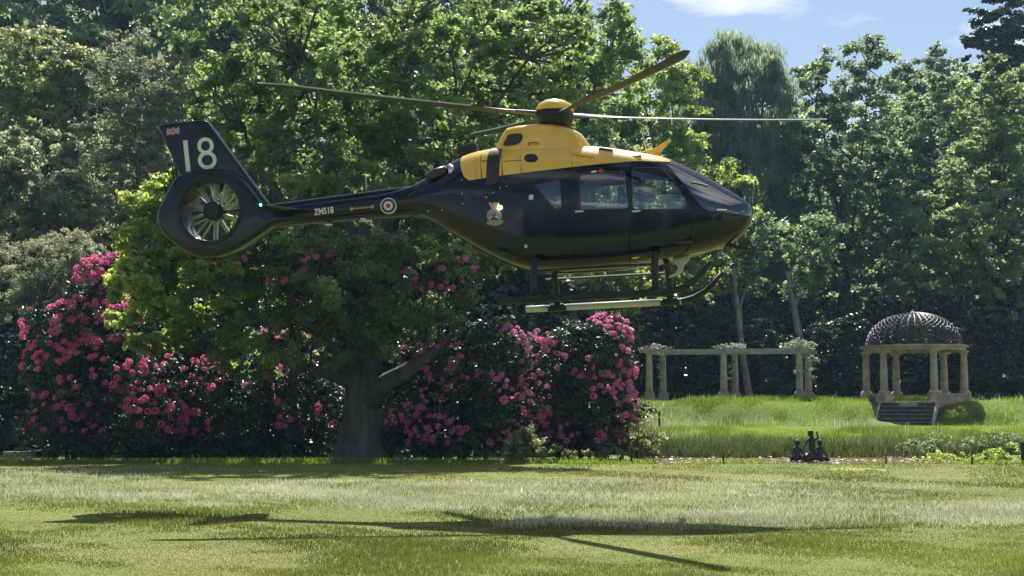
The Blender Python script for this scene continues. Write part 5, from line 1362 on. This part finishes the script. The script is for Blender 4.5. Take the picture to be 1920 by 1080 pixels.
for r_ in np.linspace(1.5, 5.02, 12).tolist():
    ch = 0.27 * (1 - 0.45 * float(sstep(4.8, 5.15, r_))); yy = 0.30 * ch - 0.10 * float(sstep(4.6, 5.15, r_)); pit = R(11 - 8 * (r_ / 5.1))
    ep.append((r_, yy * math.cos(pit), 0.030 * (r_ - 0.24) + 0.004 * (r_ - 0.24) ** 2 + yy * math.sin(pit) + 0.002))
es_.tube(ep, 0.013, 6); esm = es_.mesh('erosion_strip'); esm.materials.append(M['strip'])
for a in (28, 122, 205, 304):
    o = link('rotor_blade', bmsh, None, rotor); o.rotation_euler = (0, 0, R(a))
    link('erosion_strip', esm, None, o)

# skid landing gear
zsk = hp(1100, 556, -1.0)[1]
xs0 = hp(935, 562, -1)[0]; xs1 = hp(1252, 546, -1)[0]
xr = hp(1000, 530, -1)[0]; xf = hp(1228, 520, -1)[0]
zbel = hp(1000, 500, -0.5)[1]
for sg in (-1, 1):
    pts = [(xs0, sg, zsk), (xs0 + 0.04, sg, zsk)] + [(x_, sg, zsk) for x_ in np.linspace(xs0 + 0.3, xs1, 6)] + [(xs1 + 0.22, sg, zsk + 0.05), (xs1 + 0.42, sg, zsk + 0.15), (xs1 + 0.59, sg * 0.99, zsk + 0.30), (xs1 + 0.72, sg * 0.98, zsk + 0.46)]
    s_ = MB(); s_.tube(pts, [0.03] + [0.055] * (len(pts) - 5) + [0.055, 0.052, 0.045, 0.03], 12); sk = s_.build('skid', M['black'], heli, smooth=True)
    gp_ = MB()
    for a_, b2 in ((xs0 + 0.03, xr - 0.17), (xr + 0.17, xf - 0.17), (xf + 0.17, xs1)):
        gp_ = MB(); gp_.tube([(a_, sg, zsk + 0.003), ((a_ + b2) / 2, sg, zsk + 0.003), (b2, sg, zsk + 0.003)], 0.060, 12); gp_.build('lit_shaded_sleeve', M['skid_sun_bracket'] if sg > 0 else M['black'], sk, smooth=True)  # sleeves coloured sunlit pale on the far skid, shaded black on the near
    for x_ in (xr, xf):
        cl_ = MB(); cl_.tube([(x_ - 0.13, sg, zsk + 0.005), (x_ + 0.13, sg, zsk + 0.005)], 0.074, 12); cl_.build('clamp', M['black'], sk, smooth=True)
    a = hp(1000, 508, -0.82); b_ = hp(1215, 498, -0.82)
    q = MB(); q.tube([(a[0] - 0.12, sg * 0.80, a[1]), (b_[0] + 0.08, sg * 0.80, a[1])], 0.05, 8, sq=0.45); q.build('boarding_step', M['black'], heli)
for x_ in (xr, xf):
    q = MB(); q.tube([(x_, -1.0, zsk + 0.02), (x_, -0.99, zsk + 0.28), (x_, -0.93, zbel - 0.08), (x_, -0.78, zbel + 0.06), (x_, -0.5, zbel + 0.10), (x_, 0, zbel + 0.11), (x_, 0.5, zbel + 0.10), (x_, 0.78, zbel + 0.06), (x_, 0.93, zbel - 0.08), (x_, 0.99, zsk + 0.28), (x_, 1.0, zsk + 0.02)], 0.06, 10); q.build('cross_tube', M['black'], heli, smooth=True)
# nose fittings below
q = MB(); q.prism(poly([(1262, 488), (1294, 481), (1292, 488), (1283, 497), (1280, 509), (1273, 516), (1254, 521), (1256, 517), (1268, 511), (1272, 502)], -0.1), -0.15, -0.07); q.build('landing_light_arm', M['skid_sun_bracket'], heli, bevel=0.01)
q = MB(); q.prism(poly([(1345, 455), (1360, 452), (1378, 459), (1407, 464), (1412, 470), (1385, 467), (1360, 462)], 0), -0.03, 0.03); q.build('lower_wire_cutter', M['black'], heli, bevel=0.01)

# ------------------------------------------------------------------ summer haze
hz = MB(); hz.box((-75, -60, -1.6), (90, 175, 46))
hm_ = bpy.data.materials.new('summer_haze'); hm_.use_nodes = True
hn = hm_.node_tree; hn.nodes.clear()
ho_ = hn.nodes.new('ShaderNodeOutputMaterial'); hv = hn.nodes.new('ShaderNodeVolumePrincipled')
hv.inputs['Color'].default_value = (0.45, 0.74, 1.0, 1); hv.inputs['Density'].default_value = 0.0002; hv.inputs['Anisotropy'].default_value = 0.35
hn.links.new(hv.outputs[0], ho_.inputs['Volume'])
tag(hz.build('haze', hm_), 'thin pale summer haze in the air', 'haze', kind='stuff')
